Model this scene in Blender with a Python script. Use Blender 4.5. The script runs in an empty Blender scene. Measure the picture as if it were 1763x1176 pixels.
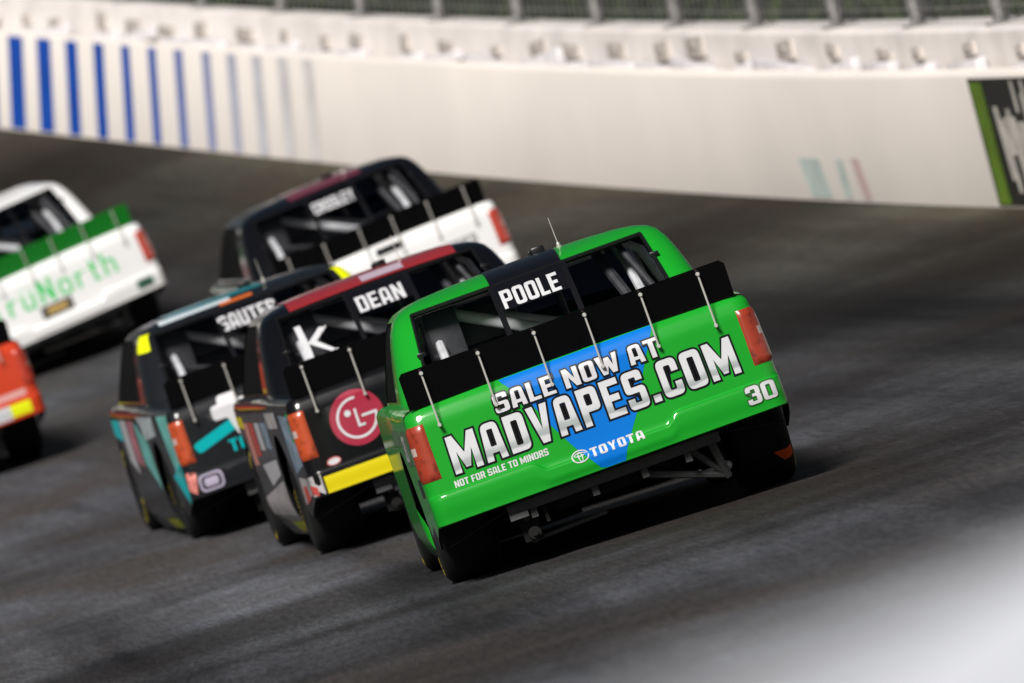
import bpy, bmesh, math, random
from math import sin, cos, tan, pi, radians, sqrt
from mathutils import Vector, Matrix
from mathutils.geometry import tessellate_polygon
random.seed(7)

# ------------------------------------------------------------------ camera, sky, sun, exposure
scene = bpy.context.scene
COL = scene.collection
FPX = 19800.0            # focal length in pixels of the 1763 px wide photograph
cam_d = bpy.data.cameras.new('camera')
cam = bpy.data.objects.new('camera', cam_d)
COL.objects.link(cam)
CAM_H = 4.0
cam.location = (0, 0, CAM_H)
cam.rotation_euler = (radians(90), 0, 0)
cam_d.sensor_width = 36.0
cam_d.lens = FPX / 1763.0 * 36.0
cam_d.clip_start = 0.5
cam_d.clip_end = 4000
cam_d.dof.use_dof = True
cam_d.dof.focus_distance = 60.2
cam_d.dof.aperture_fstop = cam_d.lens / 1000.0 / 0.105
scene.camera = cam

SUN_EL, SUN_AZ = radians(33), radians(-28)     # azimuth: from behind the camera, negative = from its left
to_sun = Vector((sin(SUN_AZ) * cos(SUN_EL), -cos(SUN_AZ) * cos(SUN_EL), sin(SUN_EL)))
world = bpy.data.worlds.new('World')
scene.world = world
world.use_nodes = True
wn = world.node_tree.nodes
sky = wn.new('ShaderNodeTexSky')
sky.sky_type = 'NISHITA'
sky.sun_disc = False
sky.sun_elevation = SUN_EL
sky.sun_rotation = math.atan2(to_sun.x, to_sun.y)
bg = wn['Background']
bg.inputs['Strength'].default_value = 0.02
world.node_tree.links.new(sky.outputs[0], bg.inputs['Color'])
sun_d = bpy.data.lights.new('sun', 'SUN')
sun_d.energy = 5.0
sun_d.angle = radians(16.0)
sun_d.color = (1.0, 0.965, 0.92)
sun = bpy.data.objects.new('sun', sun_d)
sun.rotation_euler = to_sun.to_track_quat('Z', 'Y').to_euler()
COL.objects.link(sun)
vs = scene.view_settings
vs.view_transform = 'Standard'
vs.look = 'None'
vs.exposure = 0.12
vs.gamma = 1.0
vs.use_curve_mapping = False

# ------------------------------------------------------------------ helpers
def srgb(r, g, b):
    f = lambda c: ((c / 255 + 0.055) / 1.055) ** 2.4 if c > 10 else c / 255 / 12.92
    return (f(r), f(g), f(b), 1)

MATS = {}
def mat(name, col=(0.5, 0.5, 0.5, 1), rough=0.5, metal=0.0, coat=0.0, spec=0.5, vary=0.0, vscale=6.0, bump=0.0, bscale=40.0):
    """Principled material; 'vary' adds soft procedural colour wear, 'bump' fine relief."""
    if name in MATS:
        return MATS[name]
    m = bpy.data.materials.new(name)
    m.use_nodes = True
    nt = m.node_tree
    b = nt.nodes['Principled BSDF']
    b.inputs['Base Color'].default_value = col
    b.inputs['Roughness'].default_value = rough
    b.inputs['Metallic'].default_value = metal
    b.inputs['Coat Weight'].default_value = coat
    b.inputs['Coat Roughness'].default_value = 0.06
    b.inputs['Specular IOR Level'].default_value = spec
    if vary or bump:
        tc = nt.nodes.new('ShaderNodeTexCoord')
    if vary:
        n = nt.nodes.new('ShaderNodeTexNoise')
        n.inputs['Scale'].default_value = vscale
        n.inputs['Detail'].default_value = 8
        nt.links.new(tc.outputs['Object'], n.inputs['Vector'])
        r = nt.nodes.new('ShaderNodeValToRGB')
        r.color_ramp.elements[0].position = 0.3
        r.color_ramp.elements[1].position = 0.7
        r.color_ramp.elements[0].color = tuple(c * (1 - vary) for c in col[:3]) + (1,)
        r.color_ramp.elements[1].color = tuple(min(1, c * (1 + vary * 0.4)) for c in col[:3]) + (1,)
        nt.links.new(n.outputs['Fac'], r.inputs['Fac'])
        nt.links.new(r.outputs['Color'], b.inputs['Base Color'])
        mr = nt.nodes.new('ShaderNodeMapRange')
        mr.inputs['To Min'].default_value = rough * 0.8
        mr.inputs['To Max'].default_value = min(1, rough * 1.25)
        nt.links.new(n.outputs['Fac'], mr.inputs['Value'])
        nt.links.new(mr.outputs['Result'], b.inputs['Roughness'])
    if bump:
        n2 = nt.nodes.new('ShaderNodeTexNoise')
        n2.inputs['Scale'].default_value = bscale
        n2.inputs['Detail'].default_value = 4
        nt.links.new(tc.outputs['Object'], n2.inputs['Vector'])
        bp = nt.nodes.new('ShaderNodeBump')
        bp.inputs['Strength'].default_value = bump
        bp.inputs['Distance'].default_value = 0.01
        nt.links.new(n2.outputs['Fac'], bp.inputs['Height'])
        nt.links.new(bp.outputs['Normal'], b.inputs['Normal'])
    MATS[name] = m
    return m

def glass_mat(name, tint, refl=0.06):
    if name in MATS:
        return MATS[name]
    m = bpy.data.materials.new(name)
    m.use_nodes = True
    nt = m.node_tree
    nt.nodes.clear()
    out = nt.nodes.new('ShaderNodeOutputMaterial')
    tr = nt.nodes.new('ShaderNodeBsdfTransparent')
    tr.inputs['Color'].default_value = tint
    gl = nt.nodes.new('ShaderNodeBsdfGlossy')
    gl.inputs['Roughness'].default_value = 0.05
    fr = nt.nodes.new('ShaderNodeFresnel')
    fr.inputs['IOR'].default_value = 1.22
    mx = nt.nodes.new('ShaderNodeMixShader')
    nt.links.new(fr.outputs[0], mx.inputs[0])
    nt.links.new(tr.outputs[0], mx.inputs[1])
    nt.links.new(gl.outputs[0], mx.inputs[2])
    nt.links.new(mx.outputs[0], out.inputs['Surface'])
    MATS[name] = m
    return m

def net_mat():
    if 'net' in MATS:
        return MATS['net']
    m = bpy.data.materials.new('black_net')
    m.use_nodes = True
    nt = m.node_tree
    b = nt.nodes['Principled BSDF']
    b.inputs['Base Color'].default_value = (.01, .01, .01, 1)
    b.inputs['Roughness'].default_value = .9
    b.inputs['Specular IOR Level'].default_value = .1
    tc = nt.nodes.new('ShaderNodeTexCoord')
    ch = nt.nodes.new('ShaderNodeTexChecker')
    ch.inputs['Scale'].default_value = 26
    nt.links.new(tc.outputs['Object'], ch.inputs['Vector'])
    mr = nt.nodes.new('ShaderNodeMapRange')
    mr.inputs['To Min'].default_value = .5
    nt.links.new(ch.outputs['Fac'], mr.inputs['Value'])
    nt.links.new(mr.outputs['Result'], b.inputs['Alpha'])
    MATS['net'] = m
    return m

def new_mesh(name, verts, faces, smooth=None, fmat=None):
    me = bpy.data.meshes.new(name)
    me.from_pydata([tuple(v) for v in verts], [], faces)
    if fmat:
        me.polygons.foreach_set('material_index', fmat)
    if smooth is not None:
        me.polygons.foreach_set('use_smooth', [True] * len(me.polygons))
        me.set_sharp_from_angle(angle=radians(smooth))
    me.update()
    return me

def link(name, me, mats, parent=None, mw=None):
    """One object; materials sit on the object so that alike meshes can be shared."""
    o = bpy.data.objects.new(name, me)
    COL.objects.link(o)
    if not isinstance(mats, (list, tuple)):
        mats = [mats]
    if len(me.materials) < len(mats):
        for _ in range(len(mats) - len(me.materials)):
            me.materials.append(None)
    for i, m in enumerate(mats):
        o.material_slots[i].link = 'OBJECT'
        o.material_slots[i].material = m
    if parent is not None:
        o.parent = parent
    if mw is not None:
        o.matrix_local = mw
    return o

def empty(name, label=None, cat=None, group=None):
    o = bpy.data.objects.new(name, None)
    COL.objects.link(o)
    tag(o, label, cat, group)
    return o

def tag(o, label=None, cat=None, group=None, kind=None):
    for k, v in (('label', label), ('category', cat), ('group', group), ('kind', kind)):
        if v:
            o[k] = v
    return o

class MB:
    """Collects pieces of one part."""
    def __init__(s):
        s.v, s.f = [], []
    def add(s, v, f):
        n = len(s.v)
        s.v += [Vector(p) for p in v]
        s.f += [[i + n for i in q] for q in f]
    def box(s, lo, hi, bev=0.0):
        x0, y0, z0 = lo
        x1, y1, z1 = hi
        if bev <= 0:
            s.add([(x, y, z) for x in (x0, x1) for y in (y0, y1) for z in (z0, z1)],
                  [[0, 1, 3, 2], [4, 6, 7, 5], [0, 4, 5, 1], [2, 3, 7, 6], [0, 2, 6, 4], [1, 5, 7, 3]])
            return
        bm = bmesh.new()
        bmesh.ops.create_cube(bm, size=1)
        for v in bm.verts:
            v.co = Vector(((x0 + x1) / 2 + v.co.x * (x1 - x0), (y0 + y1) / 2 + v.co.y * (y1 - y0), (z0 + z1) / 2 + v.co.z * (z1 - z0)))
        bmesh.ops.bevel(bm, geom=bm.edges[:], offset=bev, segments=2, affect='EDGES', profile=0.5)
        bm.verts.index_update()
        s.add([v.co.copy() for v in bm.verts], [[v.index for v in f.verts] for f in bm.faces])
        bm.free()
    def tube(s, pts, r, n=10, caps=True):
        pts = [Vector(p) for p in pts]
        rs = r if isinstance(r, (list, tuple)) else [r] * len(pts)
        rings = []
        up = None
        for i, p in enumerate(pts):
            d = (pts[min(i + 1, len(pts) - 1)] - pts[max(i - 1, 0)]).normalized()
            if up is None:
                up = d.orthogonal().normalized()
            a = (up - d * up.dot(d)).normalized()
            up = a
            b = d.cross(a)
            rings.append([p + (a * cos(2 * pi * k / n) + b * sin(2 * pi * k / n)) * rs[i] for k in range(n)])
        v = [q for rg in rings for q in rg]
        f = []
        for i in range(len(rings) - 1):
            for k in range(n):
                k2 = (k + 1) % n
                f.append([i * n + k, i * n + k2, (i + 1) * n + k2, (i + 1) * n + k])
        if caps:
            f.append(list(range(n))[::-1])
            f.append([(len(rings) - 1) * n + k for k in range(n)])
        s.add(v, f)
    def ball(s, c, r, n=8):
        c = Vector(c)
        s.tube([c + Vector((0, 0, -r * cos(pi * i / n))) for i in range(n + 1)], [max(r * sin(pi * i / n), 1e-4) for i in range(n + 1)], 10)
    def mesh(s, name, smooth=40):
        return new_mesh(name, s.v, s.f, smooth)

def lerp(a, b, t):
    return a + (b - a) * t

def table(xs, ys, x):
    if x <= xs[0]:
        return ys[0]
    for i in range(len(xs) - 1):
        if x <= xs[i + 1]:
            t = (x - xs[i]) / (xs[i + 1] - xs[i])
            return lerp(ys[i], ys[i + 1], t)
    return ys[-1]

def smoothstep(a, b, x):
    t = max(0, min(1, (x - a) / (b - a)))
    return t * t * (3 - 2 * t)


# ------------------------------------------------------------------ lettering: glyph outlines drawn on a unit-high cell
def _glyphs():
    G = {}
    w, s, t, r = 0.60, 0.20, 0.17, 0.17
    def rect(x0, y0, x1, y1, rad):
        if not isinstance(rad, tuple):
            rad = (rad,) * 4
        return [(x0, y0, rad[0]), (x1, y0, rad[1]), (x1, y1, rad[2]), (x0, y1, rad[3])]
    hole = lambda x0, y0, x1, y1, rad=0.05: rect(x0, y0, x1, y1, rad)[::-1]
    P = lambda *pts: [p if len(p) == 3 else (p[0], p[1], 0) for p in pts]
    G['O'] = (w, [rect(0, 0, w, 1, r), hole(s, t, w - s, 1 - t)])
    G['0'] = G['O']
    G['D'] = (w, [rect(0, 0, w, 1, (0, r, r, 0)), hole(s, t, w - s, 1 - t)])
    G['P'] = (w, [P((0, 0), (s, 0), (s, .36), (w, .36, .14), (w, 1, r), (0, 1)), hole(s, .36 + t, w - s, 1 - t)])
    G['R'] = (w + .02, [P((0, 0), (s, 0), (s, .38), (.30, .38), (w - s + .02, 0), (w + .04, 0), (w - .12, .40), (w, .46, .05), (w, 1, r), (0, 1)), hole(s, .40 + t, w - s, 1 - t)])
    G['A'] = (w + .04, [P((0, 0), (s, 0), (s + .015, .2), (w + .04 - s - .015, .2), (w + .04 - s, 0), (w + .04, 0), (w - .04, 1, .16), (.08, 1, .16)), hole(s + .03, .2 + t, w + .01 - s, 1 - t, .03)])
    G['E'] = (w - .06, [P((0, 0), (w - .06, 0), (w - .06, t), (s, t), (s, .42), (w - .12, .42), (w - .12, .42 + t), (s, .42 + t), (s, 1 - t), (w - .06, 1 - t), (w - .06, 1), (0, 1))])
    G['F'] = (w - .08, [P((0, 0), (s, 0), (s, .40), (w - .12, .40), (w - .12, .40 + t), (s, .40 + t), (s, 1 - t), (w - .08, 1 - t), (w - .08, 1), (0, 1))])
    G['L'] = (w - .10, [P((0, 0), (w - .10, 0), (w - .10, t), (s, t), (s, 1), (0, 1))])
    G['T'] = (w - .02, [P((.19, 0), (.39, 0), (.39, 1 - t), (.58, 1 - t), (.58, 1), (0, 1), (0, 1 - t), (.19, 1 - t))])
    G['I'] = (s + .01, [P((0, 0), (s, 0), (s, 1), (0, 1))])
    G['N'] = (w + .04, [P((0, 0), (s, 0), (s, .56), (.64 - s, 0), (.64, 0), (.64, 1), (.64 - s, 1), (.64 - s, .44), (s, 1), (0, 1))])
    G['M'] = (.86, [P((0, 0), (s, 0), (s, .56), (.36, .1), (.50, .1), (.86 - s, .56), (.86 - s, 0), (.86, 0), (.86, 1), (.86 - s, 1), (.43, .48), (s, 1), (0, 1))])
    G['V'] = (w + .04, [P((0, 1), (.21, 1), (.32, .36), (.43, 1), (.64, 1), (.43, 0), (.21, 0))])
    G['W'] = (.92, [P((0, 1), (.20, 1), (.26, .40), (.36, .85), (.56, .85), (.66, .40), (.72, 1), (.92, 1), (.76, 0), (.56, 0), (.46, .42), (.36, 0), (.16, 0))])
    G['Y'] = (w + .04, [P((.22, 0), (.42, 0), (.42, .40), (.64, 1), (.43, 1), (.32, .62), (.21, 1), (0, 1), (.22, .40))])
    G['U'] = (w, [P((0, 0, r), (w, 0, r), (w, 1), (w - s, 1), (w - s, t, .05), (s, t, .05), (s, 1), (0, 1))])
    G['S'] = (w, [P((0, 0, r), (w, 0, r), (w, .58, .13), (s, .58, .02), (s, 1 - t, .03), (w - s, 1 - t, .03), (w - s, .73), (w, .73), (w, 1, r), (0, 1, r), (0, .42, .13), (w - s, .42, .02), (w - s, t, .03), (s, t, .03), (s, .29), (0, .29))])
    G['C'] = (w, [P((0, 0, r), (w, 0, r), (w, .36), (w - s, .36), (w - s, t, .05), (s, t, .05), (s, 1 - t, .05), (w - s, 1 - t, .05), (w - s, .64), (w, .64), (w, 1, r), (0, 1, r))])
    G['G'] = (w, [P((0, 0, r), (w, 0, .06), (w, .52), (.30, .52), (.30, .38), (w - s, .38), (w - s, t, .05), (s, t, .05), (s, 1 - t, .05), (w - s, 1 - t, .05), (w - s, .66), (w, .66), (w, 1, r), (0, 1, r))])
    G['3'] = (w, [P((0, 0, r), (w, 0, r), (w, .48, .06), (w - .05, .52, .03), (w, .56, .06), (w, 1, r), (0, 1, r), (0, .70), (s, .70), (s, 1 - t, .03), (w - s, 1 - t, .03), (w - s, .59), (.24, .59), (.24, .43), (w - s, .43), (w - s, t, .03), (s, t, .03), (s, .30), (0, .30))])
    G['.'] = (s + .02, [P((0, 0), (s + .02, 0), (s + .02, .19), (0, .19))])
    # lower case used on the far trucks
    G['r'] = (.42, [P((0, 0), (.18, 0), (.18, .40), (.26, .54), (.42, .54), (.42, .70), (.28, .70), (.18, .60), (.18, .70), (0, .70))])
    G['u'] = (.54, [P((0, 0, .16), (.54, 0), (.54, .70), (.36, .70), (.36, .16, .05), (.18, .16, .05), (.18, .70), (0, .70)), P((.06, .80), (.20, .80), (.20, .94), (.06, .94)), P((.34, .80), (.48, .80), (.48, .94), (.34, .94))])
    G['o'] = (.56, [rect(0, 0, .56, .70, .2), hole(.18, .16, .38, .54, .06)])
    G['t'] = (.40, [P((.10, 0, .12), (.40, 0), (.40, .15), (.28, .15), (.28, .54), (.40, .54), (.40, .70), (.28, .70), (.28, .92), (.10, .92), (.10, .70), (0, .70), (0, .54), (.10, .54))])
    G['h'] = (.54, [P((0, 0), (.18, 0), (.18, .54, .04), (.36, .54, .04), (.36, 0), (.54, 0), (.54, .70, .18), (.18, .70), (.18, 1), (0, 1))])
    G['k'] = (.66, [P((0, 0), (.2, 0), (.2, .34), (.46, .02, .04), (.66, .06, .04), (.38, .44), (.62, .74, .04), (.44, .82, .04), (.2, .56), (.2, 1), (0, 1))])
    G['K'] = (.64, [P((0, 0), (.2, 0), (.2, .36), (.42, 0), (.64, 0), (.36, .52), (.62, 1), (.41, 1), (.2, .62), (.2, 1), (0, 1))])
    G[' '] = (.22, [])
    for k_, (w_, cs) in list(G.items()):
        fixed = []
        for n_, c in enumerate(cs):
            ar = sum(c[i - 1][0] * c[i][1] - c[i][0] * c[i - 1][1] for i in range(len(c)))
            hole_ = n_ == 1 and k_ not in 'u'
            fixed.append(c[::-1] if (ar > 0) == hole_ else c)
        G[k_] = (w_, fixed)
    return G
GL = _glyphs()

def fillet(cont, seg=4):
    out = []
    n = len(cont)
    for i in range(n):
        p = Vector(cont[i][:2])
        r = cont[i][2]
        if r <= 0:
            out.append(p)
            continue
        a = (Vector(cont[i - 1][:2]) - p)
        b = (Vector(cont[(i + 1) % n][:2]) - p)
        r2 = min(r, a.length * .49, b.length * .49)
        a = p + a.normalized() * r2
        b = p + b.normalized() * r2
        for k in range(seg + 1):
            t = k / seg
            out.append(a * (1 - t) ** 2 + p * 2 * t * (1 - t) + b * t * t)
    return out

def offset_poly(pts, d):
    """Move a closed outline along its outward normals (positive = grows a counter-clockwise loop)."""
    out = []
    n = len(pts)
    for i in range(n):
        p0, p1, p2 = pts[i - 1], pts[i], pts[(i + 1) % n]
        e1 = (p1 - p0)
        e2 = (p2 - p1)
        if e1.length < 1e-9 or e2.length < 1e-9:
            out.append(p1.copy())
            continue
        n1 = Vector((e1.y, -e1.x)).normalized()
        n2 = Vector((e2.y, -e2.x)).normalized()
        m = n1 + n2
        if m.length < 1e-6:
            out.append(p1 + n1 * d)
            continue
        m.normalize()
        k = min(1 / max(m.dot(n1), 0.2), 1.6)
        out.append(p1 + m * d * k)
    return out

def text_polys(s, height, width=None, gap=0.10, grow=0.0, shear=0.0, stretch=1.0):
    """List of glyphs, each a list of loops, with the text's left bottom at 0,0."""
    x = 0
    glyphs = []
    for ch in s:
        gw, conts = GL[ch]
        if conts:
            for c in conts:
                lp = [Vector((q.x + x, q.y)) for q in fillet(c)]
                area = sum(lp[i - 1].x * lp[i].y - lp[i].x * lp[i - 1].y for i in range(len(lp)))
                if area > 0 or not glyphs:
                    glyphs.append([lp])        # an outline of its own
                else:
                    glyphs[-1].append(lp)      # a hole in it
        x += gw + gap
    total = x - gap
    kx = (width / total) if width else height * stretch
    res = []
    for g in glyphs:
        res.append([offset_poly([Vector((q.x * kx + q.y * height * shear, q.y * height)) for q in c], grow) for c in g])
    return res

def flat_from_loops(glyphs):
    """Triangulated flat vertices/faces of a list of glyphs (loops with holes)."""
    V, F = [], []
    for g in glyphs:
        loops = [[Vector((p.x, p.y, 0)) for p in c] for c in g]
        tris = tessellate_polygon(loops)
        n = len(V)
        for c in loops:
            V += c
        F += [[a + n for a in t] for t in tris]
    return V, F

def conform(V, F, surf, off, cutx=0.08, cuty=0.02):
    """Slice a flat drawing into cells and lay it on the surface surf(u, v) -> (point, normal)."""
    bm = bmesh.new()
    vs_ = [bm.verts.new(v) for v in V]
    for t in F:
        try:
            bm.faces.new([vs_[i] for i in t])
        except ValueError:
            pass
    xs = [v.x for v in V]
    ys = [v.y for v in V]
    for lo, hi, st, ax in ((min(xs), max(xs), cutx, 0), (min(ys), max(ys), cuty, 1)):
        k = math.ceil(lo / st)
        while k * st < hi:
            co = [0, 0, 0]
            no = [0, 0, 0]
            co[ax] = k * st
            no[ax] = 1
            bmesh.ops.bisect_plane(bm, geom=bm.verts[:] + bm.edges[:] + bm.faces[:], plane_co=co, plane_no=no, dist=1e-6)
            k += 1
    bmesh.ops.triangulate(bm, faces=bm.faces[:])
    verts, faces = [], []
    bm.verts.index_update()
    nrm0 = None
    for v in bm.verts:
        p, nrm = surf(v.co.x, v.co.y)
        verts.append(p + nrm * off)
        if nrm0 is None:
            nrm0 = nrm
    for f in bm.faces:
        ids = [v.index for v in f.verts]
        fn = (verts[ids[1]] - verts[ids[0]]).cross(verts[ids[2]] - verts[ids[0]])
        if fn.dot(nrm0) < 0:
            ids = ids[::-1]
        faces.append(ids)
    bm.free()
    return verts, faces

def decal(name, glyphs, surf, off, m, parent, mw=None, at=(0, 0), cutx=0.08, cuty=0.02):
    g2 = [[[p + Vector(at) for p in c] for c in g] for g in glyphs]
    V, F = flat_from_loops(g2)
    v, f = conform(V, F, surf, off, cutx, cuty)
    return link(name, new_mesh(name, v, f, 60), m, parent, mw)

def poly(*pts):
    return [[[Vector(p) for p in pts]]]

def ellipse(cx, cy, rx, ry, n=40, a0=0, a1=2 * pi):
    return [Vector((cx + rx * cos(a0 + (a1 - a0) * k / n), cy + ry * sin(a0 + (a1 - a0) * k / n))) for k in range(n if abs(a1 - a0) > 6.28 else n + 1)]

def ring(cx, cy, rx, ry, w, n=40):
    return [[ellipse(cx, cy, rx, ry, n), ellipse(cx, cy, rx - w, ry - w, n)[::-1]]]

# ------------------------------------------------------------------ the track: banked surface that follows the outer wall
BANK = 0.31
_wx = {}
def heading(Y):
    return radians(2.5 + 0.25 * (max(Y, 60) - 60))
def wall_x(Y):
    if Y < 60:
        return wall_x(60) + (60 - Y) * tan(radians(2.5))
    # the wall's inner foot, a curve turning left with distance; integral of tan(heading)
    def I(y):
        a = radians(0.25)
        return math.log(max(1e-6, cos(heading(y)))) / a
    return 3.74 + (I(Y) - I(88))
def wall_z(Y):
    d = max(0.0, Y - 70)
    if Y > 135:
        return 0.87 + 0.00048 * 65 * 65 + (Y - 135) * 0.03
    return 0.87 + 0.00048 * d * d
def track_z(X, Y):
    d = wall_x(Y) - X
    t = BANK
    if d <= 13:
        z = t * d
    else:   # the apron flattens out
        e = min(d - 13, 6)
        z = t * 13 + t * (e - e * e / 12)
    z += 0.6 * (wall_z(Y) - 0.87) * smoothstep(0, 4.5, d)
    return CAM_H + wall_z(Y) - z
def track_pt(X, Y):
    return Vector((X, Y, track_z(X, Y)))
def track_n(X, Y):
    e = 0.2
    a = track_pt(X + e, Y) - track_pt(X - e, Y)
    b = track_pt(X, Y + e) - track_pt(X, Y - e)
    return a.cross(b).normalized()

def asphalt():
    m = bpy.data.materials.new('asphalt')
    m.use_nodes = True
    nt = m.node_tree
    N, L = nt.nodes, nt.links
    b = N['Principled BSDF']
    uv = N.new('ShaderNodeUVMap')
    uv.uv_map = 'track'
    sep = N.new('ShaderNodeSeparateXYZ')
    L.new(uv.outputs[0], sep.inputs[0])
    def noise(sx, sy, scale, detail=6, rough=0.55):
        mp = N.new('ShaderNodeMapping')
        mp.inputs['Scale'].default_value = (sx, sy, 1)
        L.new(uv.outputs[0], mp.inputs['Vector'])
        n = N.new('ShaderNodeTexNoise')
        n.inputs['Scale'].default_value = scale
        n.inputs['Detail'].default_value = detail
        n.inputs['Roughness'].default_value = rough
        L.new(mp.outputs[0], n.inputs['Vector'])
        return n.outputs['Fac']
    def ramp(fac, stops):
        r = N.new('ShaderNodeValToRGB')
        e = r.color_ramp.elements
        e[0].position, e[0].color = stops[0]
        e[1].position, e[1].color = stops[-1]
        for p, c in stops[1:-1]:
            k = e.new(p)
            k.color = c
        L.new(fac, r.inputs['Fac'])
        return r.outputs['Color']
    def mix(fac, a, c, mode='MIX'):
        x = N.new('ShaderNodeMix')
        x.data_type = 'RGBA'
        x.blend_type = mode
        if isinstance(fac, float):
            x.inputs[0].default_value = fac
        else:
            L.new(fac, x.inputs[0])
        for s_, i in ((a, 6), (c, 7)):
            if isinstance(s_, tuple):
                x.inputs[i].default_value = s_
            else:
                L.new(s_, x.inputs[i])
        return x.outputs[2]
    # long rubber streaks along the running direction, broad patches, fine aggregate
    streak = noise(1.0, 0.03, 1.1, 8, 0.65)
    base = ramp(streak, [(0.34, (0.010, 0.010, 0.011, 1)), (0.5, (0.033, 0.034, 0.037, 1)), (0.66, (0.056, 0.058, 0.062, 1))])
    patch = noise(0.45, 0.16, 1.0, 5)
    base = mix(ramp(patch, [(0.42, (0, 0, 0, 1)), (0.62, (1, 1, 1, 1))]), base, (0.026, 0.023, 0.021, 1))
    shadow_band = noise(0.06, 0.13, 1.0, 5)  # shadow bands across the track, put into the asphalt colour
    base = mix(0.9, base, ramp(shadow_band, [(0.40, (0.42, 0.38, 0.36, 1)), (0.60, (1.4, 1.42, 1.46, 1))]), 'MULTIPLY')
    # dust by the wall, then the rubbered groove, then the paler lower lane
    mr = N.new('ShaderNodeMapRange')
    mr.inputs['From Max'].default_value = 12.0
    wav = N.new('ShaderNodeMath')
    wav.operation = 'MULTIPLY_ADD'
    L.new(noise(0.6, 0.05, 1.0, 4), wav.inputs[0])
    wav.inputs[1].default_value = 2.4
    L.new(sep.outputs[0], wav.inputs[2])
    L.new(wav.outputs[0], mr.inputs['Value'])
    lane = ramp(mr.outputs['Result'], [(0.10, (1.45, 1.32, 0.86, 1)), (0.19, (1.0, 0.92, 0.70, 1)), (0.29, (0.60, 0.57, 0.52, 1)), (0.40, (0.95, 0.91, 0.90, 1)), (0.52, (1.55, 1.54, 1.56, 1)), (0.95, (1.75, 1.76, 1.82, 1))])
    base = mix(1.0, base, lane, 'MULTIPLY')
    fine = noise(1, 0.05, 34, 5, 0.85)
    base = mix(0.6, base, ramp(fine, [(0.34, (0.2, 0.2, 0.2, 1)), (0.66, (1.8, 1.8, 1.8, 1))]), 'MULTIPLY')
    vor = N.new('ShaderNodeTexVoronoi')
    vor.inputs['Scale'].default_value = 5
    vmp = N.new('ShaderNodeMapping')
    vmp.inputs['Scale'].default_value = (1, 0.2, 1)
    L.new(uv.outputs[0], vmp.inputs['Vector'])
    L.new(vmp.outputs[0], vor.inputs['Vector'])
    spk = ramp(vor.outputs['Distance'], [(0.0, (1, 1, 1, 1)), (0.03, (0, 0, 0, 1))])
    base = mix(spk, base, (0.35, 0.34, 0.32, 1))
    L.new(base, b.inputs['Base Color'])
    b.inputs['Roughness'].default_value = 0.78
    b.inputs['Specular IOR Level'].default_value = 0.15
    bp = N.new('ShaderNodeBump')
    bp.inputs['Strength'].default_value = 0.5
    bp.inputs['Distance'].default_value = 0.006
    L.new(fine, bp.inputs['Height'])
    L.new(bp.outputs['Normal'], b.inputs['Normal'])
    return m

def build_track():
    ys = [-30 + 2.0 * k for k in range(116)]
    ds = [-0.8, 0.0, 0.5, 1, 2, 3, 4, 5, 6, 8, 10, 12, 13, 14, 15, 16, 17, 18, 19, 22, 30, 60]
    V, F, UV = [], [], []
    s = 0
    for i, Y in enumerate(ys):
        if i:
            s += 2.0 / cos(heading(Y))
        for d in ds:
            X = wall_x(Y) - d
            V.append((X, Y, track_z(X, Y)))
            UV.append((d, s))
    n = len(ds)
    for i in range(len(ys) - 1):
        for k in range(n - 1):
            F.append([i * n + k, (i + 1) * n + k, (i + 1) * n + k + 1, i * n + k + 1])
    me = new_mesh('race_track', V, F, 60)
    ul = me.uv_layers.new(name='track')
    for lp in me.loops:
        ul.data[lp.index].uv = UV[lp.vertex_index]
    if me.polygons[0].normal.z < 0:
        me.flip_normals()
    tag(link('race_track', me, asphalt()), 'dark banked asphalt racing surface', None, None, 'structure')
build_track()

# land far around, so that the place goes on beyond the frame
gv = [(-2500, -2500, -1.2), (2500, -2500, -1.2), (2500, 3500, -1.2), (-2500, 3500, -1.2)]
tag(link('ground', new_mesh('ground', gv, [[0, 1, 2, 3]]), mat('dry_ground', (0.09, 0.09, 0.06, 1), 0.95, vary=0.4, vscale=0.05)), None, None, None, 'structure')

# ------------------------------------------------------------------ the outer wall with its painted bars, banner and catch fence
def wall_lean(Y):
    return radians(table([60, 84, 92, 98, 106, 114, 124, 140], [17, 15.6, 14.5, 12.5, 9, 5.5, 2.6, 2], Y))
def wall_frame(Y):
    h = heading(Y)
    B = Vector((wall_x(Y), Y, CAM_H + wall_z(Y)))
    tg = Vector((-sin(h), cos(h), 0))
    ni = Vector((-cos(h), -sin(h), 0))
    L_ = wall_lean(Y)
    up = Vector((0, 0, cos(L_))) + ni * sin(L_)
    nf = ni * cos(L_) - Vector((0, 0, sin(L_)))      # the face's own normal, towards the track
    return B, tg, nf, up
WH = 1.05
def wall_uv(Y, v):
    B, tg, nf, up = wall_frame(Y)
    return B + up * v, nf

def top_adj(Y):
    return table([60, 88, 125, 150], [-.14, -.11, -.02, 0], Y)
wall = empty('retaining_wall', 'long pale concrete outer wall curving behind the trucks with blue bars', 'wall')
def sweep(name, prof, y0, y1, n, closed=False):
    V, F = [], []
    m = len(prof)
    for i in range(n + 1):
        Y = lerp(y0, y1, i / n)
        B, tg, nf, up = wall_frame(Y)
        for o, u in prof:
            V.append(B - nf * o + up * (u + (top_adj(Y) if u > 1.3 else 0)))
    for i in range(n):
        for k in range(m if closed else m - 1):
            k2 = (k + 1) % m
            F.append([i * m + k, i * m + k2, (i + 1) * m + k2, (i + 1) * m + k])
    return new_mesh(name, V, F, 35)
white_wall = mat('white_wall_paint', (0.88, 0.81, 0.75, 1), 0.55, vary=0.07, vscale=0.35, bump=0.15, bscale=30)
conc = mat('pale_concrete', (0.74, 0.69, 0.66, 1), 0.8, vary=0.16, vscale=1.6, bump=0.3, bscale=12)
Y0, Y1 = 10, 190
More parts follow.
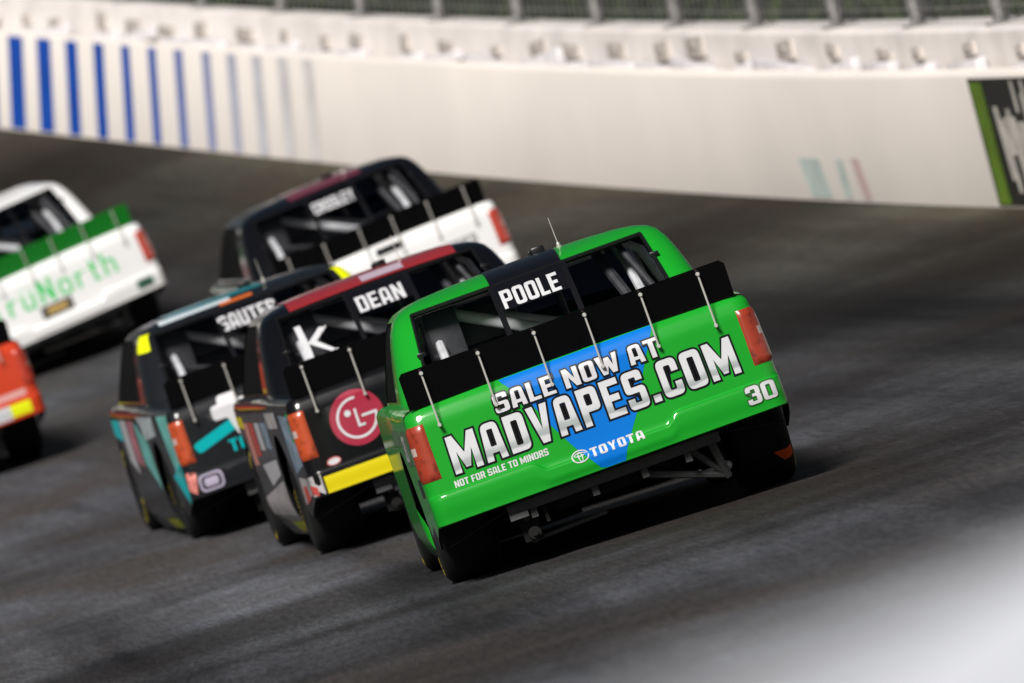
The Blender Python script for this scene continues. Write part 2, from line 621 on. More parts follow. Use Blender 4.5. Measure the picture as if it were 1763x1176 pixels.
link('barrier_face', sweep('barrier_face', [(0.03, -0.15), (0, 0.0), (0, WH - .03), (0.012, WH - .006), (0.03, WH), (0.20, WH), (0.20, WH - .5)], Y0, Y1, 120), white_wall, wall)
link('upper_wall', sweep('upper_wall', [(0.30, 0.2), (0.30, 1.38), (0.31, 1.425), (0.34, 1.44), (0.75, 1.44), (0.78, 1.40), (0.78, -0.5)], Y0, Y1, 120), conc, wall)
# anchor straps and padding showing over the barrier's top edge
strap_m = mat('strap_steel', (0.52, 0.47, 0.43, 1), 0.7, metal=0.2, vary=0.4, vscale=8)
pad_m = mat('grey_padding', (0.62, 0.60, 0.62, 1), 0.9, vary=0.25, vscale=5)
sb = MB()
sb.box((-.22, -.006, 0), (.22, .05, .13), .006)
sb.tube([(-.05, -.008, .08), (.05, -.008, .08)], .016, 8)
sme = sb.mesh('strap')
pb = MB()
pb.box((-.75, -.02, -.10), (.75, .07, .015), .015)
pme = pb.mesh('padding_block')
Y = 62.0
k = 0
while Y < 150:
    B, tg, nf, up = wall_frame(Y)
    R3 = Matrix((-tg, -nf, up)).transposed().to_4x4()
    for me_, nm, o, u, m_ in ((sme, 'strap', .275, WH + .04 + .05 * random.random(), strap_m), (pme, 'padding_block', .21, WH + .04 * (k % 2), pad_m)):
        q = link(nm, me_, m_, wall)
        q.matrix_local = Matrix.Translation(B - nf * o + up * u) @ R3 @ Matrix.Rotation(random.uniform(-.10, .10), 4, 'Y') @ Matrix.Diagonal((random.uniform(.6, 1.5), 1, random.uniform(.7, 1.4), 1))
    Y += random.uniform(1.1, 2.0) * cos(heading(Y))
    k += 1
# the blue bars: each narrower and paler towards the near end
def px_to_Y(px, v=0.5):
    lo, hi = 70.0, 145.0
    for _ in range(50):
        mid = (lo + hi) / 2
        p, _n = wall_uv(mid, v)
        x = 881.5 + p.x / p.y * FPX
        if x > px:
            lo = mid
        else:
            hi = mid
    return (lo + hi) / 2
bars = [(-18, 22, 0), (30, 20, 0), (79, 19, 0), (127, 16, 0), (174, 14, 0), (221, 12, .02), (267, 11, .06), (313, 12, .22), (361, 12, .40), (405, 13, .62), (449, 14, .78), (494, 15, .88), (538, 14, .95)]
blue, pale = srgb(2, 74, 172), (0.78, 0.75, 0.71, 1)
for i, (px, w_, f_) in enumerate(bars):
    ya, yb = px_to_Y(px + w_ * .62), px_to_Y(px - w_ * .62)
    V = []
    nseg = 4
    for v in (0.02, 0.35, 0.7, WH - .03):
        for Yk in (ya, yb):
            p, nf = wall_uv(Yk, v)
            V.append(p + nf * 0.006)
    F = [[2 * j, 2 * j + 1, 2 * j + 3, 2 * j + 2] for j in range(3)]
    m_ = mat('bar_paint_%d' % i, tuple(lerp(blue[c], pale[c], f_) for c in range(3)) + (1,), 0.5, vary=0.12, vscale=3)
    link('painted_bar', new_mesh('painted_bar', V, F), m_, wall)
# faded paint rectangles and a scuff low on the wall
def wall_quad(name, quad, m_, off=0.006):
    V, n1 = [], 6
    for j in range(n1 + 1):
        for i in range(n1 + 1):
            a = lerp(Vector(quad[0]), Vector(quad[1]), i / n1)
            b_ = lerp(Vector(quad[3]), Vector(quad[2]), i / n1)
            c = lerp(a, b_, j / n1)
            p, nf = wall_uv(c.x, c.y)
            V.append(p + nf * off)
    F = [[j * (n1 + 1) + i, j * (n1 + 1) + i + 1, (j + 1) * (n1 + 1) + i + 1, (j + 1) * (n1 + 1) + i] for j in range(n1) for i in range(n1)]
    return link(name, new_mesh(name, V, F), m_, wall)
def wq(name, x0, x1, v0, v1, m_, off=0.006, sh=0.0):
    ya, yb = px_to_Y(x0, (v0 + v1) / 2), px_to_Y(x1, (v0 + v1) / 2)
    yc, yd = px_to_Y(x1 + sh, (v0 + v1) / 2), px_to_Y(x0 + sh, (v0 + v1) / 2)
    return wall_quad(name, [(ya, v0), (yb, v0), (yc, v1), (yd, v1)], m_, off)
wq('faded_mark', 1392, 1428, .03, .36, mat('faded_teal', (0.55, 0.64, 0.60, 1), .6, vary=.2, vscale=4), sh=-10)
wq('faded_mark', 1450, 1462, .03, .36, mat('faded_teal', (0.62, 0.69, 0.66, 1), .6, vary=.2, vscale=4), sh=-4)
wq('faded_mark', 1481, 1494, .03, .37, mat('faded_red', (0.62, 0.47, 0.45, 1), .6, vary=.2, vscale=4), sh=-8)
# black banner with a green edge and torn white letters at the right
xb = 1694
banner_m = mat('banner_black', (0.012, 0.011, 0.010, 1), .45)
wq('banner', xb + 150, xb, .02, WH - .03, banner_m, .008)
wq('banner_edge', xb + 24, xb + 4, .03, WH - .06, mat('banner_green', (0.13, 0.24, 0.012, 1), .5, vary=.5, vscale=2.5), .012)
wm = mat('banner_white', (0.62, 0.58, 0.52, 1), .55, vary=.3, vscale=6)
for x0, x1, v0, v1, sh in ((1731, 1739, .22, .80, -3), (1743, 1750, .12, .70, -3), (1739, 1752, .42, .72, 0), (1753, 1760, .2, .78, -3), (1746, 1751, .75, 1.0, 0), (1763, 1771, .1, .72, -3), (1760, 1775, .45, .68, 0), (1765, 1770, .7, 1.0, 0), (1778, 1787, .2, .9, 0), (1790, 1797, .2, .75, 0)):
    wq('banner_letter_stroke', x1, x0, v0, v1, wm, .014 + .001 * random.random(), sh)

# catch fence on top of the upper wall
fence = empty('catch_fence', 'grey steel catch fence of posts and cables along the top of the wall', 'fence')
steel = mat('galvanised_steel', (0.30, 0.29, 0.28, 1), .5, metal=.3, vary=.3, vscale=6)
pp = MB()
pts = [(0, 0, -.1), (0, 0, .6), (0, -.05, 1.6), (0, -.25, 2.6), (0, -.8, 3.5), (0, -1.6, 4.1)]
pp.tube(pts, .055, 8)
pp.box((-.12, -.1, -.05), (.12, .16, .02))
pme = pp.mesh('post')
bb = MB()
bb.tube([(.05, .05, 0), (.62, .45, 2.1)], .035, 8)
bme = bb.mesh('brace')
Y = 64.0
posts = []
while Y < 160:
    B, tg, nf, up = wall_frame(Y)
    nh = Vector((nf.x, nf.y, 0)).normalized()
    upv = (up * .6 + Vector((0, 0, 1)) * .4).normalized()
    M = Matrix((tg, -nh, Vector((0, 0, 1)))).transposed().to_4x4()
    base = B - nf * .5 + up * (1.44 + top_adj(Y))
    for nm, me_ in (('post', pme), ('brace', bme)):
        q = link(nm, me_, steel, fence)
        q.matrix_local = Matrix.Translation(base) @ M @ Matrix.Rotation(wall_lean(Y) * .8, 4, 'X')
    Y += 3.1 * cos(heading(Y))
# cables and wire netting, too fine to pick apart
cb = MB()
for kz in range(18):
    z = .15 + kz * .22
    cb.tube([wall_uv(Yk, 1.44 + top_adj(Yk) + z)[0] - wall_frame(Yk)[2] * (.44 - .02 * z) for Yk in range(62, 162, 4)], .007, 4, False)
kk = 62.0
while kk < 160:
    p0 = wall_uv(kk, 1.45 + top_adj(kk))[0] - wall_frame(kk)[2] * .44
    p1 = wall_uv(kk, 4.2)[0] - wall_frame(kk)[2] * .40
    cb.tube([p0, p1], .004, 3, False)
    kk += .22
tag(link('wire_netting', cb.mesh('wire_netting'), steel, fence), None, None, None, 'stuff')

# grass bank behind the wall
def build_bank():
    V, F = [], []
    cols = [(.8, 1.0), (3, 1.1), (8, 2.6), (16, 6.5), (30, 12), (60, 17)]
    rows = list(range(20, 196, 4))
    for Y in rows:
        B, tg, nf, up = wall_frame(Y)
        nh = Vector((nf.x, nf.y, 0)).normalized()
        for o, h in cols:
            V.append(B - nh * o + Vector((0, 0, h + .25 * sin(Y * .7 + o))))
    n = len(cols)
    for i in range(len(rows) - 1):
        for k in range(n - 1):
            F.append([i * n + k, i * n + k + 1, (i + 1) * n + k + 1, (i + 1) * n + k])
    me = new_mesh('grass_bank', V, F, 80)
    m = mat('bank_grass', (0.014, 0.020, 0.009, 1), .95, vary=.75, vscale=.9, bump=1.0, bscale=9)
    tag(link('grass_bank', me, m), 'dark green grass bank rising behind the catch fence', None, None, 'structure')
    # tufts standing on it
    tv, tf = [], []
    for _ in range(9000):
        Y = random.uniform(80, 150)
        B, tg, nf, up = wall_frame(Y)
        nh = Vector((nf.x, nf.y, 0)).normalized()
        o = random.uniform(1.2, 14)
        h = table([c[0] for c in cols], [c[1] for c in cols], o) + .25 * sin(Y * .7 + o)
        p = B - nh * o + Vector((0, 0, h))
        a = random.uniform(0, 2 * pi)
        dx = Vector((cos(a), sin(a), 0)) * .06
        top = p + Vector((random.uniform(-.12, .12), random.uniform(-.12, .12), random.uniform(.15, .45)))
        n0 = len(tv)
        tv += [p - dx, p + dx, top]
        tf.append([n0, n0 + 1, n0 + 2])
    tag(link('grass', new_mesh('grass', tv, tf), mat('tuft_grass', (0.030, 0.045, 0.014, 1), .9, vary=.6, vscale=1.5)), 'tufts of grass on the bank behind the fence', 'grass', None, 'stuff')
build_bank()

# white infield barrier close to the lens, lower right
def build_near_barrier():
    p2, p1 = Vector((.107, 5.46)), Vector((.4005, 9.0))     # two points of its top edge
    a = p2 - (p1 - p2) * .92
    b = p1 + (p1 - p2) * 1.2
    d = (b - a).normalized()
    nr = Vector((d.y, -d.x))
    top = CAM_H - 0.162
    ln = (b - a).length
    prof = [(-.30, -2.2), (-.27, -.95), (-.07, -.16), (-.012, -.03), (0.004, -.008), (0.025, 0), (0.30, 0), (.32, -.01), (.325, -.1), (.44, -.6), (.50, -2.2)]
    V, F = [], []
    n = 10
    for i in range(n + 1):
        p = a + d * ln * i / n
        for o, z in prof:
            q = p + nr * o
            V.append((q.x, q.y, top + z))
    m = len(prof)
    for i in range(n):
        for k in range(m):
            k2 = (k + 1) % m
            F.append([i * m + k, (i + 1) * m + k, (i + 1) * m + k2, i * m + k2])
    F.append(list(range(m))[::-1])
    F.append([n * m + k for k in range(m)])
    o = link('infield_barrier', new_mesh('infield_barrier', V, F, 40), mat('barrier_white', (0.87, 0.89, 0.95, 1), .6, vary=.08, vscale=3))
    tag(o, 'blurred white barrier close to the camera in the lower right corner', 'barrier')
build_near_barrier()

# ------------------------------------------------------------------ race truck
ZC0, ZT, ZB = 0.483, 0.96, 0.335
def hwz(z):
    h = 0.972 - 0.022 * max(0, (z - ZB) / 0.62) ** 2
    if z > ZT - .05:
        t = min(1, (z - (ZT - .05)) / .05)
        h -= .05 * (1 - sqrt(max(0, 1 - t * t)))
    return h
def crease(u):
    return lerp(ZC0, .432, 1 - smoothstep(.335, .40, abs(u - .0)))
def fascia(u, v, off=0):
    """Rear face of the truck: u to the right along the face, v height."""
    z = min(v, ZT)
    hw = hwz(z)
    R_ = .075
    au = abs(u) * hw / 0.972
    lim = hw - R_
    if au <= lim:
        x, yo = au, 0
    else:
        a = min((au - lim) / R_, pi / 2)
        x, yo = lim + R_ * sin(a), R_ * (1 - cos(a))
    y = .035 * (x / .97) ** 2 + yo
    c = crease(u)
    st = smoothstep(c - .004, c + .010, v)
    y += lerp(-.024 + .012 * smoothstep(c - .05, ZB, v), .002 + (v - c) * .02, st)
    if v > .862:
        y += (v - .862) * .30
    if v > ZT - .05:
        t = min(1, (v - (ZT - .05)) / .05)
        y += .03 * (1 - sqrt(max(0, 1 - t * t)))
    return Vector((math.copysign(x, u), y, z))
def fascia_s(u, v):
    e = .004
    p = fascia(u, v)
    a = fascia(u + e, v) - fascia(u - e, v)
    b = fascia(u, v + e) - fascia(u, v - e)
    n = a.cross(b)
    return p, (n.normalized() if n.length > 1e-9 else Vector((0, -1, 0)))

UMAX = .972 - .075 + .075 * pi / 2
Y_BODY = .035 + .075 + .004
def plan(y):
    return table([Y_BODY, .35, .8, 1.2, 2.0, 3.0, 4.0, 4.6, 5.0, 5.25], [0, .010, .024, .03, .026, .02, .015, -.03, -.10, -.20], y)
def top_z(y):
    return table([Y_BODY, 1.0, 1.8, 3.9, 4.2, 4.8, 5.1, 5.25], [ZT, .972, .985, .985, .97, .90, .82, .72], y)
RW, FW = 1.15, 4.02         # wheel centres along the truck
WR = .358
def bot_z(y):
    base = table([Y_BODY, .55, .80, 1.5, 3.6, 4.5, 5.25], [.325, .235, .19, .075, .06, .05, .035], y)
    for c in (RW, FW):
        d = abs(y - c)
        if d < .415:
            base = max(base, .345 + sqrt(.415 ** 2 - d * d))
    return base
def side_x(y, z):
    T = top_z(y)
    zz = ZB + (z - ZB) * (ZT - ZB) / (T - ZB) if z > ZB else z
    h = 0.972 - 0.022 * max(0, (zz - ZB) / 0.62) ** 2 if z > ZB else .972 - .05 * ((ZB - z) / .2) ** 2
    h += plan(y)
    if z > T - .05:
        t = min(1, (z - (T - .05)) / .05)
        h -= .05 * (1 - sqrt(max(0, 1 - t * t)))
    return h
def left_s(y, z):
    p = Vector((-side_x(y, z), y, z))
    return p, Vector((-1, 0, .05)).normalized()
def right_s(y, z):
    return Vector((side_x(y, z), y, z)), Vector((1, 0, .05)).normalized()

CACHE = {}
def cached(key, fn):
    if key not in CACHE:
        CACHE[key] = fn()
    return CACHE[key]

def shell(name, V, F, thick, fm=None, inner=1, smooth=35):
    """Give an open surface a dark inner skin."""
    bm = bmesh.new()
    vs_ = [bm.verts.new(v) for v in V]
    for q in F:
        bm.faces.new([vs_[i] for i in q])
    bm.normal_update()
    n = len(V)
    V2 = [v.co - v.normal * thick for v in vs_]
    bm.free()
    allF = [list(q) for q in F] + [[i + n for i in q][::-1] for q in F]
    cnt = {}
    for q in F:
        for i in range(len(q)):
            e = (q[i], q[(i + 1) % len(q)])
            cnt[e] = 1
    rim = [e for e in cnt if (e[1], e[0]) not in cnt]
    fm = list(fm or [0] * len(F)) + [inner] * len(F)
    for a, b in rim:
        allF.append([b, a, a + n, b + n])
        fm.append(inner)
    return new_mesh(name, list(V) + V2, allF, smooth, fm)

def m_body():
    ys = []
    y = Y_BODY
    while y < 5.25:
        ys.append(y)
        near = any(abs(abs(y - c) - .415) < .06 for c in (RW, FW))
        y += .018 if near else (.05 if any(abs(y - c) < .42 for c in (RW, FW)) else .12)
    ys.append(5.25)
    NS = 16
    V, F, fm = [], [], []
    def column(y):
        col_ = []
        b, T = bot_z(y), top_z(y)
        for k in range(NS):
            t = k / (NS - 1)
            z = b + (T - b) * (1 - (1 - t) ** 1.6)
            col_.append((side_x(y, z), z))
        hx = side_x(y, T)
        for k in range(1, 6):
            t = k / 5
            col_.append((hx * (1 - t), T + .012 * (1 - (1 - t) ** 2) * min(1, y)))
        return col_
    n = None
    for y in ys:
        c = column(y)
        prof = [(-x, z) for x, z in c] + [(x, z) for x, z in c[-2::-1]]
        n = len(prof)
        V += [Vector((x, y, z)) for x, z in prof]
    for i in range(len(ys) - 1):
        ym = (ys[i] + ys[i + 1]) / 2
        for k in range(n - 1):
            q = [i * n + k, i * n + k + 1, (i + 1) * n + k + 1, (i + 1) * n + k]
            xm = sum(V[j].x for j in q) / 4
            zm = sum(V[j].z for j in q) / 4
            if 1.86 < ym < 4.0 and abs(xm) < .78 and zm > .9:
                continue        # open inside the cab
            F.append(q)
            fm.append(2 if (zm < .30 and ym < .75) or zm < .12 else 0)
    # nose
    last = [(len(ys) - 1) * n + k for k in range(n)]
    F.append(last)
    fm.append(0)
    return shell('body', V, F, .012, fm)

def m_fascia(part):
    NU = 88
    us = [(-1 + 2 * i / NU) for i in range(NU + 1)]
    us = [math.copysign(UMAX * (1 - (1 - abs(u)) ** 1.15), u) for u in us]
    V, F = [], []
    if part == 'tailgate':
        ts = [0, .004, .012, .03] + [.03 + .97 * ((k + 1) / 22) for k in range(22)]
        rows = []
        for t in ts:
            rows.append([fascia(u, lerp(crease(u) + .000, ZT, t)) for u in us])
        top = rows[-1]
        rows.append([Vector((p.x, Y_BODY + .005, ZT + .001)) for p in top])
    else:
        ts = [k / 10 for k in range(11)]
        rows = [[fascia(u, lerp(ZB, crease(u) + .0002, t)) for u in us] for t in ts]
        rows.insert(0, [p + Vector((0, .012, -.006)) for p in rows[0]])
        rows.insert(0, [p + Vector((0, .045, 0.0)) for p in rows[0]])
    n = len(us)
    for r in rows:
        V += r
    for j in range(len(rows) - 1):
        for i in range(n - 1):
            F.append([j * n + i, j * n + i + 1, (j + 1) * n + i + 1, (j + 1) * n + i])
    return shell(part, V, F, .006, smooth=28)

# cab: rings of one rounded outline
CZ = [.955, 1.00, 1.04, 1.10, 1.16, 1.22, 1.29, 1.36, 1.415, 1.448, 1.470]
CH = [.885, .880, .873, .860, .846, .831, .812, .787, .755, .716, .648]
CYR = [1.66, 1.70, 1.735, 1.79, 1.85, 1.91, 1.99, 2.08, 2.17, 2.245, 2.34]
CYF = [4.22, 4.13, 4.06, 3.95, 3.84, 3.74, 3.62, 3.50, 3.39, 3.32, 3.24]
NRE, NCO, NSI = 16, 6, 14
def cab_ring(i):
    z, h, yr, yf = CZ[i], CH[i], CYR[i], CYF[i]
    xw = table([1.0, 1.42, 1.48], [.715, .655, .55], z)      # half width of the flat glazed part
    xf = table([1.0, 1.42, 1.48], [.76, .66, .55], z)
    rr, rf = h - xw, h - xf
    lr, lf = rr * 1.0, rf * 1.3
    pts = []
    bow = .03
    for k in range(NRE + 1):
        x = -xw + 2 * xw * k / NRE
        pts.append(Vector((x, yr - bow * (1 - (x / xw) ** 2), z)))
    for k in range(1, NCO):
        a = pi / 2 * k / NCO
        pts.append(Vector((xw + rr * sin(a), yr + lr * (1 - cos(a)), z)))
    y0, y1 = yr + lr, yf - lf
    for k in range(NSI + 1):
        pts.append(Vector((h, lerp(y0, y1, k / NSI), z)))
    for k in range(1, NCO):
        a = pi / 2 * k / NCO
        pts.append(Vector((xf + rf * cos(a), y1 + lf * sin(a), z)))
    for k in range(NRE + 1):
        x = xf - 2 * xf * k / NRE
        pts.append(Vector((x, yf + .06 * (1 - (x / xf) ** 2), z)))
    for k in range(1, NCO):
        a = pi / 2 * k / NCO
        pts.append(Vector((-xf - rf * sin(a), y1 + lf * cos(a), z)))
    for k in range(NSI + 1):
        pts.append(Vector((-h, lerp(y1, y0, k / NSI), z)))
    for k in range(1, NCO):
        a = pi / 2 * k / NCO
        pts.append(Vector((-xw - rr * cos(a), yr + lr * (1 - sin(a)), z)))
    return pts
WZ0, WZ1 = 1, 8             # ring numbers of window sill and head
SI0 = NRE + NCO             # first point of the right side
FR0 = SI0 + NSI + NCO
LS0 = FR0 + NRE + NCO
def in_window(i, k):
    if not (WZ0 <= i < WZ1):
        return None
    if k < NRE:
        return 'rear_window'
    if SI0 + 3 <= k < SI0 + NSI:
        return 'right_window'
    if FR0 <= k < FR0 + NRE:
        return 'windshield'
    if LS0 <= k < LS0 + NSI - 3:
        return 'left_window'
    return None
def m_cab(which):
    rings = [cab_ring(i) for i in range(len(CZ))]
    n = len(rings[0])
    V = [p for r in rings for p in r]
    F, G = [], {}
    for i in range(len(CZ) - 1):
        for k in range(n):
            q = [i * n + k, i * n + (k + 1) % n, (i + 1) * n + (k + 1) % n, (i + 1) * n + k]
            w_ = in_window(i, k)
            if w_:
                G.setdefault(w_, []).append(q)
            else:
                F.append(q)
    if which == 'cab':
        c = Vector((0, 2.80, CZ[-1]))
        prev = (len(CZ) - 1) * n
        for s_, dz in ((.86, .014), (.6, .024), (.3, .030)):
            base = len(V)
            V += [Vector((c.x + (p.x - c.x) * s_, c.y + (p.y - c.y) * s_, CZ[-1] + dz)) for p in rings[-1]]
            for k in range(n):
                F.append([prev + k, prev + (k + 1) % n, base + (k + 1) % n, base + k])
            prev = base
        V.append(Vector((c.x, c.y, CZ[-1] + .032)))
        for k in range(n):
            F.append([prev + k, prev + (k + 1) % n, len(V) - 1])
        return shell('cab', V, F, .018, smooth=40)
    Fq = G[which]
    used = sorted({i for q in Fq for i in q})
    mp = {a: b for b, a in enumerate(used)}
    c = Vector((0, 2.8, 1.2))
    V2 = [V[i] + Vector((c.x - V[i].x, c.y - V[i].y, 0)).normalized() * .010 for i in used]
    return new_mesh(which, V2, [[mp[i] for i in q] for q in Fq], 60)
def cab_rear(u, z, off=0):
    i = 0
    while i < len(CZ) - 2 and z > CZ[i + 1]:
        i += 1
    t = (z - CZ[i]) / (CZ[i + 1] - CZ[i])
    yr = lerp(CYR[i], CYR[i + 1], t)
    xw = table([1.0, 1.42, 1.48], [.715, .655, .55], z)
    return Vector((u, yr - .03 * (1 - min(1, (u / xw) ** 2)), z))
def window_s(u, z):
    return cab_rear(u, z), Vector((0, -.8, .6)).normalized()
def roof_z(x, y):
    c = Vector((0, 2.80))
    r = max(abs(x) / .655, abs(y - 2.8) / .5)
    return table([0, .3, .6, .86, 1], [1.502, 1.500, 1.494, 1.484, 1.470], min(r, 1))
def cabside_s(sgn):
    def f(y, z):
        i = 0
        while i < len(CZ) - 2 and z > CZ[i + 1]:
            i += 1
        t = (z - CZ[i]) / (CZ[i + 1] - CZ[i])
        h = lerp(CH[i], CH[i + 1], t)
        return Vector((sgn * h, y, z)), Vector((sgn, 0, .3)).normalized()
    return f
def pillar_s(sgn):
    """Rear cab corner: u = angle 0 (rear face) .. 1 (side), v = height."""
    def f(u, z):
        i = 0
        while i < len(CZ) - 2 and z > CZ[i + 1]:
            i += 1
        t = (z - CZ[i]) / (CZ[i + 1] - CZ[i])
        h, yr = lerp(CH[i], CH[i + 1], t), lerp(CYR[i], CYR[i + 1], t)
        xw = table([1.0, 1.42, 1.48], [.715, .655, .55], z)
        rr = h - xw
        a = u * pi / 2
        return Vector((sgn * (xw + rr * sin(a)), yr + rr * (1 - cos(a)), z)), Vector((sgn * sin(a), -cos(a), .4)).normalized()
    return f

def lathe_x(prof, n=40):
    """Revolve (x, r) about the X axis."""
    V, F = [], []
    m = len(prof)
    for k in range(n):
        a = 2 * pi * k / n
        V += [Vector((x, r * cos(a), r * sin(a))) for x, r in prof]
    for k in range(n):
        k2 = (k + 1) % n
        for i in range(m - 1):
            F.append([k * m + i, k * m + i + 1, k2 * m + i + 1, k2 * m + i])
    return V, F
def m_tyre():
    w = .148
    prof = [(-w + .02, .20), (-w - .004, .235), (-w - .012, .28), (-w - .004, .32), (-w + .018, .346), (-w + .05, WR - .003), (-.05, WR), (.05, WR), (w - .05, WR - .003), (w - .018, .346), (w + .004, .32), (w + .012, .28), (w + .004, .235), (w - .02, .20)]
    V, F = lathe_x(prof, 48)
    return new_mesh('tyre', V, F, 40)
def m_rim():
    prof = [(-.125, .001), (-.125, .045), (-.09, .06), (-.07, .14), (-.11, .185), (-.135, .205), (-.125, .212), (.125, .212), (.125, .19), (.06, .17), (.06, .001)]
    V, F = lathe_x(prof, 32)
    b = MB()
    b.add(V, F)
    for k in range(5):
        a = 2 * pi * k / 5
        b.tube([(-.13, .075 * cos(a), .075 * sin(a)), (-.085, .075 * cos(a), .075 * sin(a))], .013, 6)
    return b.mesh('rim')
def m_tyre_text(word, a0):
    V, F = [], []
    if True:
        gl = text_polys(word, .036, None, .12, stretch=1.25)
        v, f = flat_from_loops(gl)
        W_ = max(p.x for p in v)
        n = len(V)
        for p in v:
            r = .268 + p.y
            a = radians(a0) + (p.x - W_ / 2) / .28
            bul = table([.235, .28, .32], [.004, .012, .004], r)
            V.append(Vector((-.148 - bul - .003, -r * cos(a), r * sin(a))))
        F += [[i + n for i in q] for q in f]
    return new_mesh('tyre_lettering', V, F)

def m_light(kind):
    """Tail lamp lens wrapping the right rear corner."""
    V, F = [], []
    NUU, NVV = 10, 14
    v0, v1 = .572, .872
    for j in range(NVV + 1):
        v = lerp(v0, v1, j / NVV)
        for i in range(NUU + 1):
            u = lerp(.868 + .012 * (j / NVV), UMAX - .012, i / NUU)
            p, n_ = fascia_s(u, v)
            edge = min(i, NUU - i, j, NVV - j)
            V.append(p + n_ * (.002 if edge == 0 else .012))
    n = NUU + 1
    fm = []
    for j in range(NVV):
        for i in range(NUU):
            F.append([j * n + i, j * n + i + 1, (j + 1) * n + i + 1, (j + 1) * n + i])
            fm.append(1 if (7 <= j <= 8 and 6 <= i <= 8) else 0)
    return new_mesh('tail_light', V, F, 50, fm)

def m_spoiler():
    b = MB()
    z0, z1 = .955, 1.155
    for x0, x1, o in ((-.905, .05, 0), (.03, .895, .004)):
        pr = [(x0, z0), (x1, z0), (x1, z1 - (.025 if x1 > .5 else 0)), (x1 - (.025 if x1 > .5 else 0), z1), (x0 + (.02 if x0 < -.5 else 0), z1), (x0, z1 - (.02 if x0 < -.5 else 0))]
        f_ = lambda z, d: .072 - (z - z0) * .42 + d
        n = len(pr)
        v = [(x, f_(z, o), z) for x, z in pr] + [(x, f_(z, o + .0035), z) for x, z in pr]
        b.add(v, [list(range(n)), list(range(n, 2 * n))[::-1]] + [[(i + 1) % n, i, i + n, (i + 1) % n + n] for i in range(n)])
    b.box((-.88, .074, .958), (.87, .10, .968))
    return b.mesh('spoiler', 30)
STRUT_X = [-.785, -.472, -.162, .118, .428, .745]
def m_strut():
    b = MB()
    yt = .072 - (1.122 - .955) * .42
    top = Vector((0, yt - .012, 1.122))
    p, n_ = fascia_s(.3, .838)
    bot = Vector((0, p.y - .028, .838))
    b.tube([top, bot], .0058, 8)
    b.ball(top, .0125, 6)
    b.tube([top + Vector((0, .016, 0)), top + Vector((0, -.016, 0))], .0085, 8)
    b.ball(bot, .0115, 6)
    b.tube([bot + Vector((0, .03, 0)), bot + Vector((0, -.012, 0))], .0085, 8)
    return b.mesh('strut')

def m_under(which):
    b = MB()
    if which == 'crossmember':
        b.box((-.60, .10, .262), (.575, .15, .322), .008)
        for x in (-.47, -.13, .145, .385):
            b.box((x - .018, .125, .215), (x + .018, .135, .27))
        b.box((-.60, .09, .235), (-.50, .15, .265))
    elif which.startswith('frame_tube'):
        p, q, r = [((.52, .16, .28), (.56, .30, .075), .022), ((.40, .16, .28), (.555, .30, .085), .018), ((.13, .18, .235), (.55, .30, .085), .020),
                   ((-.52, .16, .28), (-.50, .34, .10), .022), ((-.52, .34, .10), (-.10, .38, .11), .012)][int(which[-1])]
        b.tube([p, q], r, 8)
    elif which == 'track_bar':
        b.tube([(-.20, .80, .150), (.60, .80, .115)], .014, 10)
        b.ball((.60, .80, .115), .028)
    elif which == 'rear_axle':
        b.tube([(-.72, RW, .358), (.72, RW, .358)], .048, 12)
        b.ball((.02, RW, .358), .15, 10)
        b.tube([(.02, RW, .358), (0, RW + 1.0, .33)], .045, 8)
    elif which == 'fuel_cell':
        b.box((-.36, .28, .20), (.30, .85, .52), .03)
    elif which == 'stay_rod0':
        b.tube([(.50, .12, .315), (.93, .42, .245)], .006, 6)
    elif which == 'stay_rod1':
        b.tube([(-.52, .12, .315), (-.93, .42, .215)], .006, 6)
    elif which == 'jack_bracket':
        b.box((-.56, .20, .10), (-.46, .24, .24), .006)
        b.tube([(-.50, .15, .14), (-.50, .22, .14)], .034, 12)
        b.tube([(-.50, .13, .14), (-.50, .16, .14)], .018, 10)
        b.box((-.42, .16, .17), (-.40, .19, .27))
    elif which == 'floor_pan':
        b.box((-.90, .12, .40), (.90, .74, .42))
        b.box((-.62, .74, .40), (.62, 1.58, .62))
        b.box((-.90, 1.60, .16), (.90, 3.58, .20))
        b.box((-.62, 3.58, .16), (.62, 5.0, .40))
        b.box((-.95, 1.58, .16), (.95, 1.61, .92))
    elif which == 'exhaust_pipe':
        b.tube([(.70, 1.9, .17), (.95, 2.2, .15)], .04, 10)
    return b.mesh(which)

